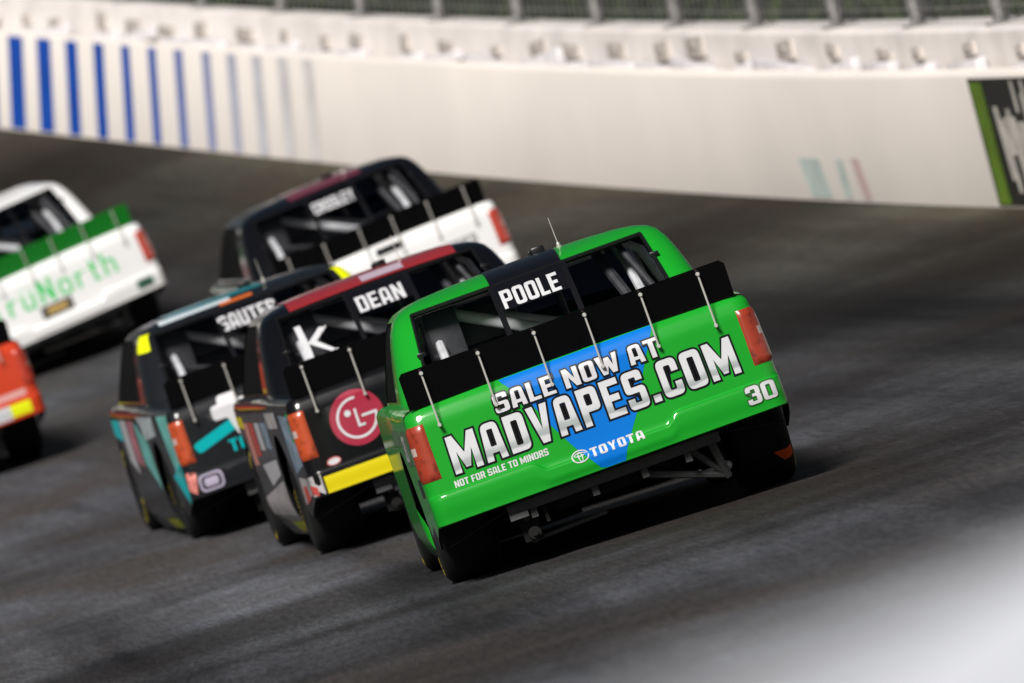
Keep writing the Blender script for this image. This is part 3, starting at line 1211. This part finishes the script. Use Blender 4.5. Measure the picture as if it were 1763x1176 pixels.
def m_inside(which):
    b = MB()
    if which == 'roll_cage':
        r = .026
        def arc(y, hw, zt, zb):
            return [(-hw - .06, y, zb), (-hw - .03, y, 1.10), (-hw + .04, y, zt - .09), (-hw + .14, y, zt), (hw - .14, y, zt), (hw - .04, y, zt - .09), (hw + .03, y, 1.10), (hw + .06, y, zb)]
        b.tube(arc(2.72, .70, 1.425, .3), r, 10)
        b.tube([(-.52, 2.72, 1.40), (-.20, 3.30, 1.40), (.5, 3.30, 1.40)], r, 8)
        for s in (-1, 1):
            b.tube([(s * .55, 2.70, 1.40), (s * .56, 2.10, 1.12), (s * .58, 1.75, .80)], r, 8)
            b.tube([(s * .57, 2.72, 1.41), (s * .56, 3.28, 1.40), (s * .70, 3.95, 1.0), (s * .74, 4.0, .3)], r, 8)
        b.tube([(-.50, 2.70, 1.41), (.62, 2.70, .86)], .030, 12)
        b.tube([(-.56, 2.40, 1.415), (.20, 2.36, 1.0)], .034, 12)
        b.tube([(-.74, 2.74, .92), (.74, 2.74, .92)], r, 8)
    elif which == 'seat':
        b.box((-.56, 2.62, .45), (-.12, 2.80, 1.16), .04)
        b.box((-.52, 2.58, 1.14), (-.16, 2.76, 1.37), .05)
        b.box((-.60, 2.80, 1.10), (-.53, 3.10, 1.34), .03)
        b.box((-.15, 2.80, 1.10), (-.08, 3.10, 1.34), .03)
        b.box((-.56, 2.80, .40), (-.12, 3.25, .58), .04)
    elif which.startswith('inner_bar'):
        p, q, r = [((.40, 2.45, 1.42), (.52, 2.05, 1.0), .030), ((.52, 2.3, 1.42), (.66, 1.95, 1.02), .020),
                   ((-.62, 2.2, 1.16), (-.20, 2.3, 1.02), .020), ((.16, 2.9, 1.40), (.18, 2.9, .9), .022)][int(which[-1])]
        b.tube([p, q], r, 8)
    elif which == 'dashboard':
        b.box((-.72, 3.75, .72), (.72, 3.95, 1.0), .04)
    elif which == 'parcel_shelf':
        b.box((-.80, 1.74, .925), (.80, 2.45, .945))
    elif which == 'interior_panel':
        b.box((-.60, 2.30, 1.02), (-.42, 2.33, 1.41), .006)
        b.box((-.62, 2.30, 1.0), (-.60, 2.60, 1.36))
    return b.mesh(which)

BODY_ROLL = radians(-2.5)
def truck(name, label, X, Y, head, cfg, detail=True):
    """head: degrees turned left of the viewing axis. Root stands on the track under the tail's centre."""
    root = empty(name, label, 'truck', 'racing trucks on the banked turn')
    up = track_n(X, Y + 1.5)
    f = Vector((-sin(radians(head)), cos(radians(head)), 0))
    f = (f - up * f.dot(up)).normalized()
    r = f.cross(up).normalized()
    root.matrix_world = Matrix.Translation(track_pt(X, Y)) @ Matrix((r, f, up)).transposed().to_4x4()
    MR = Matrix.Translation((0, 0, .3 + cfg.get('lift', .045))) @ Matrix.Rotation(BODY_ROLL + radians(cfg.get('roll', 0)), 4, 'Y') @ Matrix.Rotation(radians(cfg.get('pitch', -.5)), 4, 'X') @ Matrix.Translation((0, 0, -.3))
    blk = mat('satin_black', (0.006, 0.006, 0.007, 1), .3, spec=.35)
    under = mat('underbody_black', (0.006, 0.006, 0.006, 1), .7, spec=.2)
    rubber = mat('tyre_rubber', (0.009, 0.009, 0.009, 1), .7, spec=.25, vary=.3, vscale=8, bump=.3, bscale=60)
    framegrey = mat('frame_grey', (0.075, 0.08, 0.08, 1), .6, spec=.2, vary=.3, vscale=10)
    cagegrey = mat('cage_grey', (0.60, 0.61, 0.62, 1), .4, vary=.2, vscale=10)
    chrome = mat('strut_steel', (0.66, 0.64, 0.60, 1), .35, metal=.55)
    body_m, tail_m, cab_m = cfg['body'], cfg['tail'], cfg['cab']
    P = lambda nm, me, m: link(nm, me, m, root, MR)
    P('body', cached('body', m_body), [body_m, under, blk])
    tg = P('tailgate', cached('tailgate', lambda: m_fascia('tailgate')), [tail_m, under])
    bp = P('bumper', cached('bumper', lambda: m_fascia('bumper')), [cfg.get('bumper', tail_m), under])
    cab = P('cab', cached('cab', lambda: m_cab('cab')), [cab_m, under])
    gm = glass_mat('polycarbonate', (0.96, 0.96, 0.98, 1))
    for w_ in ('rear_window', 'windshield', 'right_window'):
        P(w_, cached(w_, lambda w_=w_: m_cab(w_)), gm)
    P('window_net', cached('left_window', lambda: m_cab('left_window')), net_mat())
    for w_ in ('roll_cage',):
        P(w_, cached(w_, lambda w_=w_: m_inside(w_)), cagegrey)
    for w_ in ('seat', 'inner_bar0', 'inner_bar1', 'inner_bar2', 'inner_bar3', 'dashboard', 'parcel_shelf', 'interior_panel'):
        P(w_.rstrip('0123456789'), cached(w_, lambda w_=w_: m_inside(w_)), mat('interior_grey', (.035, .036, .04, 1), .5, vary=.3, vscale=12))
    # glazing straps and frame
    def m_strap_bar():
        b = MB()
        V, F = [], []
        zs = [1.0 + .415 * k / 10 for k in range(11)]
        for z in zs:
            for dx in (-.016, .016):
                V.append(cab_rear(dx, z) + Vector((0, -.010, .007)))
        for k in range(10):
            F.append([2 * k, 2 * k + 1, 2 * k + 3, 2 * k + 2])
        return shell('window_strap', V, F, .006)
    for x in (-.205, .205):
        q = P('window_strap', cached('window_strap', m_strap_bar), [blk, blk])
        q.matrix_local = MR @ Matrix.Translation((x, .002, 0))
    def m_gasket():
        b = MB()
        loop = [cab_rear(u, z) for u, z in [(-.715, 1.0), (-.655, 1.415)]] + [cab_rear(-.655 + 1.31 * k / 10, 1.415) for k in range(1, 10)] + [cab_rear(u, z) for u, z in [(.655, 1.415), (.715, 1.0)]]
        left = [cab_rear(table([1.0, 1.415], [-.715, -.655], 1.0 + .415 * k / 8), 1.0 + .415 * k / 8) for k in range(9)]
        right = [Vector((-p.x, p.y, p.z)) for p in left]
        topl = [cab_rear(-.655 + 1.31 * k / 12, 1.415) for k in range(13)]
        for l_ in (left, right, topl):
            b.tube([p + Vector((0, -.003, .002)) for p in l_], .011, 6)
        return b.mesh('window_gasket')
    P('window_gasket', cached('window_gasket', m_gasket), blk)
    def m_clip():
        b = MB()
        b.box((-.02, -.012, -.012), (.03, .004, .012), .004)
        return b.mesh('window_clip')
    for x, z in ((-.69, 1.19), (.675, 1.28)):
        q = P('window_clip', cached('window_clip', m_clip), blk)
        q.matrix_local = MR @ Matrix.Translation(cab_rear(x, z) + Vector((0, -.012, .01)))
    # spoiler with its struts
    sp = P('spoiler', cached('spoiler', m_spoiler), cfg.get('spoiler', mat('spoiler_black', (0.003, 0.003, 0.0035, 1), .22, spec=.3)))
    for x in STRUT_X:
        q = link('strut', cached('strut', m_strut), chrome, sp)
        q.matrix_local = Matrix.Translation((x, 0, 0))
    # lamps
    lm = cfg['lamp']
    for s in (1, -1):
        q = P('tail_light', cached('light', lambda: m_light(0)), [lm, cfg.get('lamp2', mat('lamp_white', (.42, .34, .31, 1), .4, coat=.5))])
        if s < 0:
            q.matrix_local = MR @ Matrix.Scale(-1, 4, (1, 0, 0))
    # wheels stand on the track
    ty = mat('sidewall_yellow', (0.62, 0.50, 0.03, 1), .6)
    rimc = mat('rim_black', (0.02, 0.02, 0.02, 1), .4, metal=.5)
    for s in (-1, 1):
        for yw in (RW, FW):
            w_ = link('wheel', cached('rim', m_rim), rimc, root)
            M = Matrix.Translation((s * .815, yw, WR - .004)) @ Matrix.Rotation(random.uniform(0, 6.28), 4, 'X')
            if s > 0:
                M = M @ Matrix.Rotation(pi, 4, 'Z')
            w_.matrix_local = M
            link('tyre', cached('tyre', m_tyre), rubber, w_)
            for wd, a0 in (('GOODYEAR', 90), ('EAGLE', 270)):
                link('tyre_lettering', cached(wd, lambda: m_tyre_text(wd, a0)), ty, w_)
    # underside
    for w_, m_ in (('crossmember', framegrey), ('frame_tube0', framegrey), ('frame_tube1', framegrey), ('frame_tube2', framegrey), ('frame_tube3', framegrey), ('frame_tube4', framegrey), ('track_bar', mat('bar_grey', (.6, .6, .6, 1), .4, metal=.2)), ('rear_axle', under), ('fuel_cell', under), ('stay_rod0', blk), ('stay_rod1', blk), ('jack_bracket', under), ('floor_pan', under), ('exhaust_pipe', framegrey)):
        P(w_.rstrip('0123456789'), cached(w_, lambda w_=w_: m_under(w_)), m_)
    # roof furniture
    def m_ant():
        b = MB()
        b.tube([(0, 0, 0), (0, 0, .012)], .016, 10)
        b.ball((0, 0, .02), .011, 6)
        b.tube([(0, 0, .02), (-.004, .004, .17)], [.0028, .0018], 6)
        return b.mesh('antenna')
    q = P('antenna', cached('antenna', m_ant), chrome)
    q.matrix_local = MR @ Matrix.Translation((.24, 2.55, roof_z(.24, 2.55) - .002))
    def m_vent():
        b = MB()
        b.box((-.045, -.05, -.02), (.03, .05, .038), .008)
        b.box((-.062, -.03, -.02), (-.045, .03, .028), .004)
        return b.mesh('roof_camera_pod')
    q = P('roof_camera_pod', cached('pod', m_vent), blk)
    q.matrix_local = MR @ Matrix.Translation((.14, 2.78, roof_z(.14, 2.78)))
    return dict(root=root, MR=MR, tailgate=tg, bumper=bp, cab=cab, body=root)

def paint(name, col, rough=.38, coat=.7, vary=.05):
    return mat(name, col, rough, coat=coat, spec=.12, vary=vary, vscale=2.5)

# decal shorthand ---------------------------------------------------------------
def on_tail(T, name, glyphs, m, lvl, at=(0, 0), who='tailgate', cuty=.012):
    return decal(name, glyphs, fascia_s, .0012 + .0014 * lvl, m, T['root'], T['MR'], at, .06, cuty)
def on_window(T, name, glyphs, m, lvl, at=(0, 0)):
    return decal(name, glyphs, window_s, .010 + .002 * lvl, m, T['root'], T['MR'], at, .05, .03)
def on_left(T, name, glyphs, m, lvl=0, at=(0, 0)):
    return decal(name, glyphs, left_s, .002 + .0015 * lvl, m, T['root'], T['MR'], at, .10, .04)
def on_pillar(T, name, sgn, u0, u1, z0, z1, m, lvl=0):
    return decal(name, poly((u0, z0), (u1, z0), (u1, z1), (u0, z1)), pillar_s(sgn), .003 + .001 * lvl, m, T['root'], T['MR'], (0, 0), .1, .02)
def on_roof(T, name, x0, x1, y0, y1, m, lvl=0):
    V, F = [], []
    nx, ny = 14, 16
    for j in range(ny + 1):
        for i in range(nx + 1):
            x, t = lerp(x0, x1, i / nx), j / ny
            y = lerp(y0, y1, t)
            # rear edge of the roof falls down to the window head
            V.append(Vector((x, y, roof_surface(x, y) + .004 + .002 * lvl)))
    for j in range(ny):
        for i in range(nx):
            F.append([j * (nx + 1) + i, j * (nx + 1) + i + 1, (j + 1) * (nx + 1) + i + 1, (j + 1) * (nx + 1) + i])
    return link(name, new_mesh(name, V, F, 40), m, T['root'], T['MR'])
def roof_surface(x, y):
    """Height of the cab skin above (x, y), rear window head to roof centre."""
    for i in range(len(CZ) - 1):
        z0, z1 = CZ[i], CZ[i + 1]
        a, b = cab_rear(x, z0 + 1e-6).y, cab_rear(x, z1 - 1e-6).y
        if y <= b:
            return lerp(z0, z1, max(0, (y - a) / (b - a)))
    c = Vector((0, 2.80))
    # inside the roof rings
    best = 1
    lo, hi = 0.0, 1.0
    R = cab_ring(len(CZ) - 1)
    yr, yf, xx = CYR[-1] - .03, CYF[-1], .655
    s = max(abs(x) / xx, (2.8 - y) / (2.8 - yr) if y < 2.8 else (y - 2.8) / (yf - 2.8))
    return table([0, .3, .6, .86, 1], [1.502, 1.500, 1.494, 1.484, 1.470], min(s, 1))

white_print = mat('white_print', (.56, .56, .58, 1), .45, coat=.15, vary=.08, vscale=8)
black_print = mat('black_print', (.005, .005, .007, 1), .3, spec=.25)
yellow_day = mat('fluorescent_yellow', (.75, .80, .0, 1), .5)

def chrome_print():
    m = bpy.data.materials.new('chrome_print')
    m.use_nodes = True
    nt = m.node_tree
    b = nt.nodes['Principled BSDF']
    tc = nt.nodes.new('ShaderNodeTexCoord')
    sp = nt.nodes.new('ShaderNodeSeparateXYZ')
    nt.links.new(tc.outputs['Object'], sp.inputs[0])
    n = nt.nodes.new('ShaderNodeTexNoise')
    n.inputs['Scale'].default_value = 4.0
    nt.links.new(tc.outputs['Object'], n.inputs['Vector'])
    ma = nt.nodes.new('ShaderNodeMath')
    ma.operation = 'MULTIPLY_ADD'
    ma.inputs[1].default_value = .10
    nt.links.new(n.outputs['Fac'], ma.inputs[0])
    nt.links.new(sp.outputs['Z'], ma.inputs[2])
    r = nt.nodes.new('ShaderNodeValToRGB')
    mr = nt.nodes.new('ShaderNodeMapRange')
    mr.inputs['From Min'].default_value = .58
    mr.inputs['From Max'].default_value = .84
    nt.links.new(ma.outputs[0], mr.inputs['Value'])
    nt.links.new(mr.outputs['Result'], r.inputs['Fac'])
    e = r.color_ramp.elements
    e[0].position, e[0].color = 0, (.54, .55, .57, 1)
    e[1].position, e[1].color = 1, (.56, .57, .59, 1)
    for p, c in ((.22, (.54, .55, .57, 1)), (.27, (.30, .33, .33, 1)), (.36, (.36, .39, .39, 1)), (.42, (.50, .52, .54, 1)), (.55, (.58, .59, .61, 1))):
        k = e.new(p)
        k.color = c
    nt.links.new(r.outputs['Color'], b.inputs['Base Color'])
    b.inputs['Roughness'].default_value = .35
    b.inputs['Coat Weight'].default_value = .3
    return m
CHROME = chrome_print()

def lamp_mat(name, col, rib=38):
    m = mat(name, col, .35, coat=.6)
    nt = m.node_tree
    b = nt.nodes['Principled BSDF']
    tc = nt.nodes.new('ShaderNodeTexCoord')
    w = nt.nodes.new('ShaderNodeTexWave')
    w.bands_direction = 'Z'
    w.inputs['Scale'].default_value = rib
    w.inputs['Distortion'].default_value = 1.5
    nt.links.new(tc.outputs['Object'], w.inputs['Vector'])
    n = nt.nodes.new('ShaderNodeTexNoise')
    n.inputs['Scale'].default_value = 22
    nt.links.new(tc.outputs['Object'], n.inputs['Vector'])
    r = nt.nodes.new('ShaderNodeValToRGB')
    r.color_ramp.elements[0].position = .38
    r.color_ramp.elements[1].position = .52
    r.color_ramp.elements[0].color = tuple(c * .35 for c in col[:3]) + (1,)
    r.color_ramp.elements[1].color = col
    mx = nt.nodes.new('ShaderNodeMath')
    mx.operation = 'MULTIPLY_ADD'
    mx.inputs[1].default_value = .22
    nt.links.new(w.outputs['Fac'], mx.inputs[0])
    nt.links.new(n.outputs['Fac'], mx.inputs[2])
    nt.links.new(mx.outputs[0], r.inputs['Fac'])
    nt.links.new(r.outputs['Color'], b.inputs['Base Color'])
    return m

# ------------------------------------------------------------------ the green truck in focus
PX = 331.0
def au(a):
    return (a - 308) / PX
def bv(a, b):
    return (b + 7 - .0164 * a) / PX
green = paint('green_paint', (.008, .285, .018, 1), .40, .5)
G = truck('racing_truck', 'sharply focused bright green truck with blue patch and large white lettering on tailgate', .645, 59.85, 2.6, dict(
    body=green, tail=green, cab=green, lamp=lamp_mat('red_lamp', (.30, .035, .014, 1))))
pb_ = paint('blue_print', (.0, .145, .54, 1), .42, .3)
bl = [(164, 311), (456, 318), (431, 279), (411, 246), (378, 185), (366, 168), (337, 126), (330, 108), (322, 103), (296, 103), (286, 112), (254, 160), (228, 209), (211, 248), (188, 285)]
on_tail(G, 'blue_patch', [[[Vector((au(a), max(.337, min(.955, bv(a, b))))) for a, b in bl][::-1]]], pb_, 0)
def word(T, s, a0, a1, v0, v1, m, lvl, grow=0, gap=.1, shear=0, nm='lettering', m2=None, g2=.0):
    H, W_ = v1 - v0, a1 - a0
    if m2:
        on_tail(T, nm + '_outline', text_polys(s, H, W_, gap, g2, shear), m2, lvl, (a0, v0))
        lvl += 1
    return on_tail(T, nm, text_polys(s, H, W_, gap, grow, shear), m, lvl, (a0, v0))
word(G, 'MADVAPES.COM', au(46), au(571), .565, .765, CHROME, 1, 0, .13, m2=black_print, g2=.011)
word(G, 'SALE NOW AT', au(146), au(452), .790, .888, white_print, 4, 0, .10, m2=black_print, g2=.009)
word(G, 'NOT FOR SALE TO MINORS', au(38), au(209), .500, .536, white_print, 1, 0, .09)
word(G, 'TOYOTA', au(277), au(374), .412, .458, white_print, 1, .0008, .16)
word(G, '30', au(563), au(616), .385, .478, white_print, 2, 0, .08, m2=mat('dark_green_print', (.02, .10, .02, 1), .4), g2=.006)
ex, ey = au(258), .437
on_tail(G, 'emblem', ring(ex, ey, .047, .034, .0065) + ring(ex, ey + .008, .033, .0125, .005) + ring(ex, ey - .003, .0125, .028, .005), white_print, 1)
on_window(G, 'name_lettering', text_polys('POOLE', .10, .325, .10), white_print, 1, (-.175, 1.272))
on_window(G, 'name_strip', poly((-.20, 1.265), (.20, 1.265), (.20, 1.413), (-.20, 1.413)), black_print, 0)
on_roof(G, 'roof_stripe', -.205, .205, 2.152, 3.2, black_print)
# small side placard, lamp and wheel marks
on_left(G, 'side_placard', poly((.20, .50), (.36, .50), (.36, .60), (.20, .60)), black_print, 0)
on_left(G, 'side_lettering', [[[Vector((.62 - p.x, p.y)) for p in c][::-1] for c in g] for g in text_polys('30', .14, .2, .1)], white_print, 1, (0, .70))
on_left(G, 'side_graphic', poly((.12, .68), (.66, .68), (.80, .79), (1.6, .79), (1.6, .88), (.12, .86)), mat('pale_print', (.10, .19, .09, 1), .5, vary=.6, vscale=14), 0)

def tyre_mark():
    V, F = [], []
    for j in range(7):
        a = radians(-42 + 11 * j / 6)
        for i, (x, r) in enumerate(((.865 + .05 * (1 - j / 6), WR - .001), (.915, WR - .003), (.945, .347), (.966, .322))):
            V.append((x, RW - (r + .003) * cos(a), WR - .004 + (r + .003) * sin(a)))
    for j in range(6):
        for i in range(3):
            F.append([j * 4 + i, j * 4 + i + 1, j * 4 + i + 5, j * 4 + i + 4])
    link('tyre_mark', new_mesh('tyre_mark', V, F, 60), mat('orange_mark', (.75, .10, .01, 1), .6), G['root'])
tyre_mark()

# ------------------------------------------------------------------ black truck with red roof
blackp = paint('black_paint', (.004, .004, .005, 1), .3, .6)
redp = paint('red_paint', (.30, .022, .026, 1))
L = truck('racing_truck', 'black truck with dark red roof edge, round red emblem and yellow bumper strip', -.16, 70.4, 6.0, dict(lift=.09,
    body=blackp, tail=blackp, cab=blackp, lamp=lamp_mat('orange_lamp', (.42, .06, .015, 1))))
on_tail(L, 'round_emblem', [[ellipse(-.57, .72, .172, .172)]], paint('emblem_red', (.32, .022, .05, 1)), 0)
gw = .016
c0, rr = (-.57, .72), .122
arc_o = ellipse(c0[0], c0[1], rr + gw / 2, rr + gw / 2, 30, radians(80), radians(360))
arc_i = ellipse(c0[0], c0[1], rr - gw / 2, rr - gw / 2, 30, radians(80), radians(360))[::-1]
on_tail(L, 'emblem_mark', [[arc_o + arc_i]], white_print, 1)
on_tail(L, 'emblem_mark', poly((-.54, .712), (-.44, .712), (-.44, .728), (-.54, .728)), white_print, 2)
on_tail(L, 'emblem_mark', poly((-.578, .66), (-.53, .66), (-.53, .675), (-.562, .675), (-.562, .775), (-.578, .775)), white_print, 2)
on_tail(L, 'emblem_mark', [[ellipse(-.62, .76, .021, .021, 20)]], white_print, 2)
on_tail(L, 'bumper_strip', poly((-.885, .340), (.885, .340), (.885, .445), (-.885, .445)), mat('yellow_tape', (.66, .55, .0, 1), .45), 1)
on_tail(L, 'sponsor_oval', ring(-.79, .515, .045, .027, .008), mat('oval_red', (.45, .12, .12, 1), .5), 2)
on_tail(L, 'sponsor_oval', [[ellipse(-.79, .515, .039, .021, 24)]], white_print, 1)
on_window(L, 'name_lettering', text_polys('DEAN', .10, .31, .10), white_print, 1, (-.16, 1.27))
on_window(L, 'name_strip', poly((-.20, 1.265), (.20, 1.265), (.20, 1.413), (-.20, 1.413)), black_print, 0)
on_window(L, 'window_lettering', text_polys('k', .25, .24, .1, -.016), white_print, 1, (-.60, 1.09))
on_roof(L, 'roof_panel', -.56, .56, 2.19, 3.2, redp)
on_roof(L, 'roof_lettering', -.06, .22, 2.22, 2.4, mat('roof_pale', (.42, .33, .40, 1), .5), 1)
on_tail(L, 'tailgate_lettering', poly((-.30, .74), (-.24, .74), (-.24, .90), (-.30, .90)), white_print, 1)
lt = [((.12, .55), (.55, .50), (.60, .88), (.12, .86), mat('pale_blue_print', (.25, .33, .42, 1), .5, vary=.5, vscale=9)),
      ((.12, .70), (.25, .70), (.25, .88), (.12, .88), mat('green_print', (.03, .30, .06, 1), .5)),
      ((1.62, .22), (3.58, .22), (3.58, .34), (1.62, .46), mat('silver_print', (.5, .47, .47, 1), .4, vary=.5, vscale=7)),
      ((1.62, .50), (2.6, .42), (2.9, .56), (1.62, .60), white_print),
      ((1.62, .66), (2.1, .68), (2.1, .84), (1.62, .84), mat('pale_blue_print', (.25, .33, .42, 1))),
      ((2.2, .66), (2.6, .66), (2.6, .84), (2.2, .84), white_print),
      ((2.7, .62), (3.1, .62), (3.1, .84), (2.7, .84), mat('red_print', (.5, .07, .06, 1), .5)),
      ((3.15, .56), (3.5, .56), (3.5, .84), (3.15, .84), mat('salmon_print', (.6, .25, .2, 1), .5)),
      ((3.5, .80), (4.3, .82), (4.3, .88), (3.5, .88), mat('yellow_tape', (.66, .55, .0, 1))),
      ((.80, .80), (1.5, .80), (1.5, .90), (.80, .90), mat('silver_print', (.5, .47, .47, 1)))]
for a_, b_, c_, d_, m_ in lt:
    on_left(L, 'side_graphic', poly(a_, b_, c_, d_), m_)
on_left(L, 'side_graphic', poly((.12, .36), (.60, .30), (.52, .48), (.12, .46)), mat('silver_print', (.4, .4, .4, 1)), 0)
on_left(L, 'side_graphic', poly((.22, .34), (.50, .30), (.44, .42), (.26, .42)), mat('red_print', (.5, .05, .05, 1)), 1)
on_left(L, 'skirt_stripe', poly((1.62, .10), (2.5, .09), (2.5, .17), (1.62, .18)), yellow_day, 1)
on_tail(L, 'corner_graphic', poly((-1.0, .345), (-.90, .345), (-.90, .47), (-1.0, .47)), mat('silver_print', (.4, .4, .4, 1)), 1)
on_tail(L, 'corner_graphic', poly((-1.0, .36), (-.94, .345), (-.94, .40), (-1.0, .42)), mat('red_print', (.5, .05, .05, 1)), 2)

# ------------------------------------------------------------------ dark grey truck with turquoise graphics
greyp = paint('charcoal_paint', (.010, .011, .013, 1), .4, .5)
teal = paint('turquoise_print', (.0, .34, .36, 1), .45, .4)
TQ = truck('racing_truck', 'charcoal truck with turquoise bar and white mark on tailgate, fluorescent yellow cab corners', -1.14, 78.0, 7.4, dict(lift=.02,
    body=greyp, tail=greyp, cab=greyp, lamp=lamp_mat('orange_lamp', (.42, .06, .015, 1))))
on_window(TQ, 'name_lettering', text_polys('SAUTER', .105, .42, .10), white_print, 1, (-.21, 1.27))
on_window(TQ, 'name_strip', poly((-.22, 1.25), (.22, 1.25), (.22, 1.413), (-.22, 1.413)), black_print, 0)
on_roof(TQ, 'roof_panel', -.50, .20, 2.36, 3.2, mat('roof_teal_print', (.0, .18, .20, 1), .35, coat=.5))
on_roof(TQ, 'roof_edge_stripe', -.58, -.05, 2.26, 2.36, mat('roof_silver', (.55, .62, .66, 1), .35), 1)
on_roof(TQ, 'roof_decal', -.14, .10, 2.20, 2.26, mat('roof_orange', (.60, .13, .02, 1), .5), 2)
for s in (-1, 1):
    on_pillar(TQ, 'yellow_corner', s, .25, 1.0, 1.325, 1.435, yellow_day)
on_tail(TQ, 'turquoise_bar', [[fillet([(-.86, .68, .03), (-.83, .61, .03), (-.50, .705, .02), (-.50, .785, .02)])]], teal, 0)
cross = [(-.30, .955, .03), (-.30, .90, .02), (-.36, .90, .03), (-.36, .80, .03), (-.26, .80, .02), (-.22, .66, .04), (-.10, .60, .06), (-.10, .80, .02), (-.04, .82, .03), (-.04, .90, .03), (-.16, .90, .02), (-.16, .955, .03)]
on_tail(TQ, 'white_mark', [[[p + Vector((-.31, -.015)) for p in fillet(cross)]]], white_print, 1)
on_tail(TQ, 'turquoise_lettering', text_polys('TOUR', .085, .30, .10), teal, 1, (-.62, .55))
def rrect(x0, y0, x1, y1, r):
    return fillet([(x0, y0, r), (x1, y0, r), (x1, y1, r), (x0, y1, r)])
on_tail(TQ, 'sponsor_badge', [[rrect(-.90, .355, -.73, .475, .04), rrect(-.885, .37, -.745, .46, .03)[::-1]], [rrect(-.865, .385, -.765, .445, .02)]], mat('badge_lilac', (.42, .38, .50, 1), .4), 1)
aqua = mat('aqua_print', (.18, .55, .50, 1), .45, vary=.35, vscale=7)
tealb = mat('bright_turquoise', (.0, .50, .54, 1), .45)
lt = [((.12, .46), (.40, .52), (.62, .93), (.12, .93), aqua),
      ((.10, .40), (.22, .30), (.62, .50), (.12, .60), tealb),
      ((.9, .80), (1.7, .76), (2.0, .93), (.9, .93), mat('pale_print2', (.50, .56, .58, 1), .5, vary=.6, vscale=9)),
      ((1.6, .40), (2.3, .60), (2.3, .90), (1.62, .74), aqua),
      ((2.4, .56), (2.9, .60), (2.9, .90), (2.4, .90), mat('red_grey_print', (.50, .18, .22, 1), .5, vary=.7, vscale=6)),
      ((2.95, .50), (3.4, .60), (3.4, .90), (2.95, .90), white_print),
      ((3.45, .74), (4.3, .80), (4.3, .90), (3.45, .90), tealb)]
for a_, b_, c_, d_, m_ in lt:
    on_left(TQ, 'side_graphic', poly(a_, b_, c_, d_), m_)
on_tail(TQ, 'corner_decal', poly((-1.0, .40), (-.93, .36), (-.90, .50), (-.97, .52)), mat('coral_print', (.62, .20, .17, 1), .5), 1)
on_left(TQ, 'skirt_stripe', poly((1.62, .10), (2.5, .09), (2.5, .17), (1.62, .18)), yellow_day, 1)

# ------------------------------------------------------------------ white tailgate with black cab
whitep = paint('white_paint', (.74, .74, .74, 1), .4, .5, .08)
maroon = paint('maroon_paint', (.16, .03, .05, 1))
W = truck('racing_truck', 'white-tailed truck with black cab and maroon roof, highest up the bank', -.66, 92.5, 8.8, dict(pitch=-1.3, 
    body=blackp, tail=whitep, cab=blackp, lamp=lamp_mat('red_lamp2', (.42, .04, .02, 1))))
on_window(W, 'name_lettering', text_polys('CROSLEY', .09, .36, .10), white_print, 1, (-.18, 1.28))
on_roof(W, 'roof_panel', -.30, .34, 2.26, 3.2, maroon)
on_tail(W, 'grey_lettering', text_polys('TRUCK ACCESSORIES', .075, .98, .1), mat('grey_print', (.20, .20, .21, 1), .5), 1, (-.26, .68))
on_tail(W, 'handle_slot', poly((-.10, .865), (.14, .865), (.14, .925), (-.10, .925)), black_print, 1)
on_tail(W, 'yellow_decal', poly((.55, .36), (.70, .36), (.70, .46), (.55, .46)), mat('yellow_tape', (.66, .55, .0, 1)), 1)

# ------------------------------------------------------------------ white truck with green spoiler
T = truck('racing_truck', 'white truck with green spoiler and pale green lettering, at the left edge', -3.87, 104.6, 12.0, dict(pitch=-1.1, 
    body=whitep, tail=whitep, cab=whitep, lamp=lamp_mat('red_lamp2', (.42, .04, .02, 1)),
    spoiler=mat('spoiler_green', (.004, .20, .014, 1), .4, coat=.4)))
gp = mat('light_green_print', (.06, .50, .14, 1), .5)
on_tail(T, 'green_lettering', text_polys('TruNorth', .23, 1.28, .14, -.006), gp, 1, (-.67, .60))
on_tail(T, 'plate', poly((-.21, .47), (.10, .47), (.10, .585), (-.21, .585)), mat('plate_dark', (.06, .055, .05, 1), .5), 1)
on_tail(T, 'plate_mark', poly((-.15, .50), (.04, .50), (.04, .56), (-.15, .56)), mat('plate_gold', (.42, .28, .08, 1), .5), 2)
on_tail(T, 'corner_badge', poly((.70, .37), (.86, .37), (.86, .46), (.70, .46)), mat('badge_green', (.03, .10, .06, 1), .5, vary=.6, vscale=20), 1)

# ------------------------------------------------------------------ orange-red truck cut by the left edge
orange = paint('orange_paint', (.52, .045, .014, 1))
O = truck('racing_truck', 'orange-red truck with yellow and white bumper strip cut off by the left edge', -4.60, 94.3, 10.0, dict(
    body=orange, tail=orange, cab=orange, lamp=lamp_mat('red_lamp2', (.42, .04, .02, 1))))
on_tail(O, 'bumper_strip', poly((-.80, .36), (.86, .36), (.86, .462), (-.80, .462)), yellow_day, 0)
on_tail(O, 'bumper_number', poly((.46, .35), (.68, .35), (.68, .465), (.46, .465)), white_print, 2)
on_tail(O, 'pale_stripe', poly((.30, .505), (.86, .505), (.86, .56), (.30, .56)), mat('pale_red_print', (.62, .32, .30, 1), .5), 1)
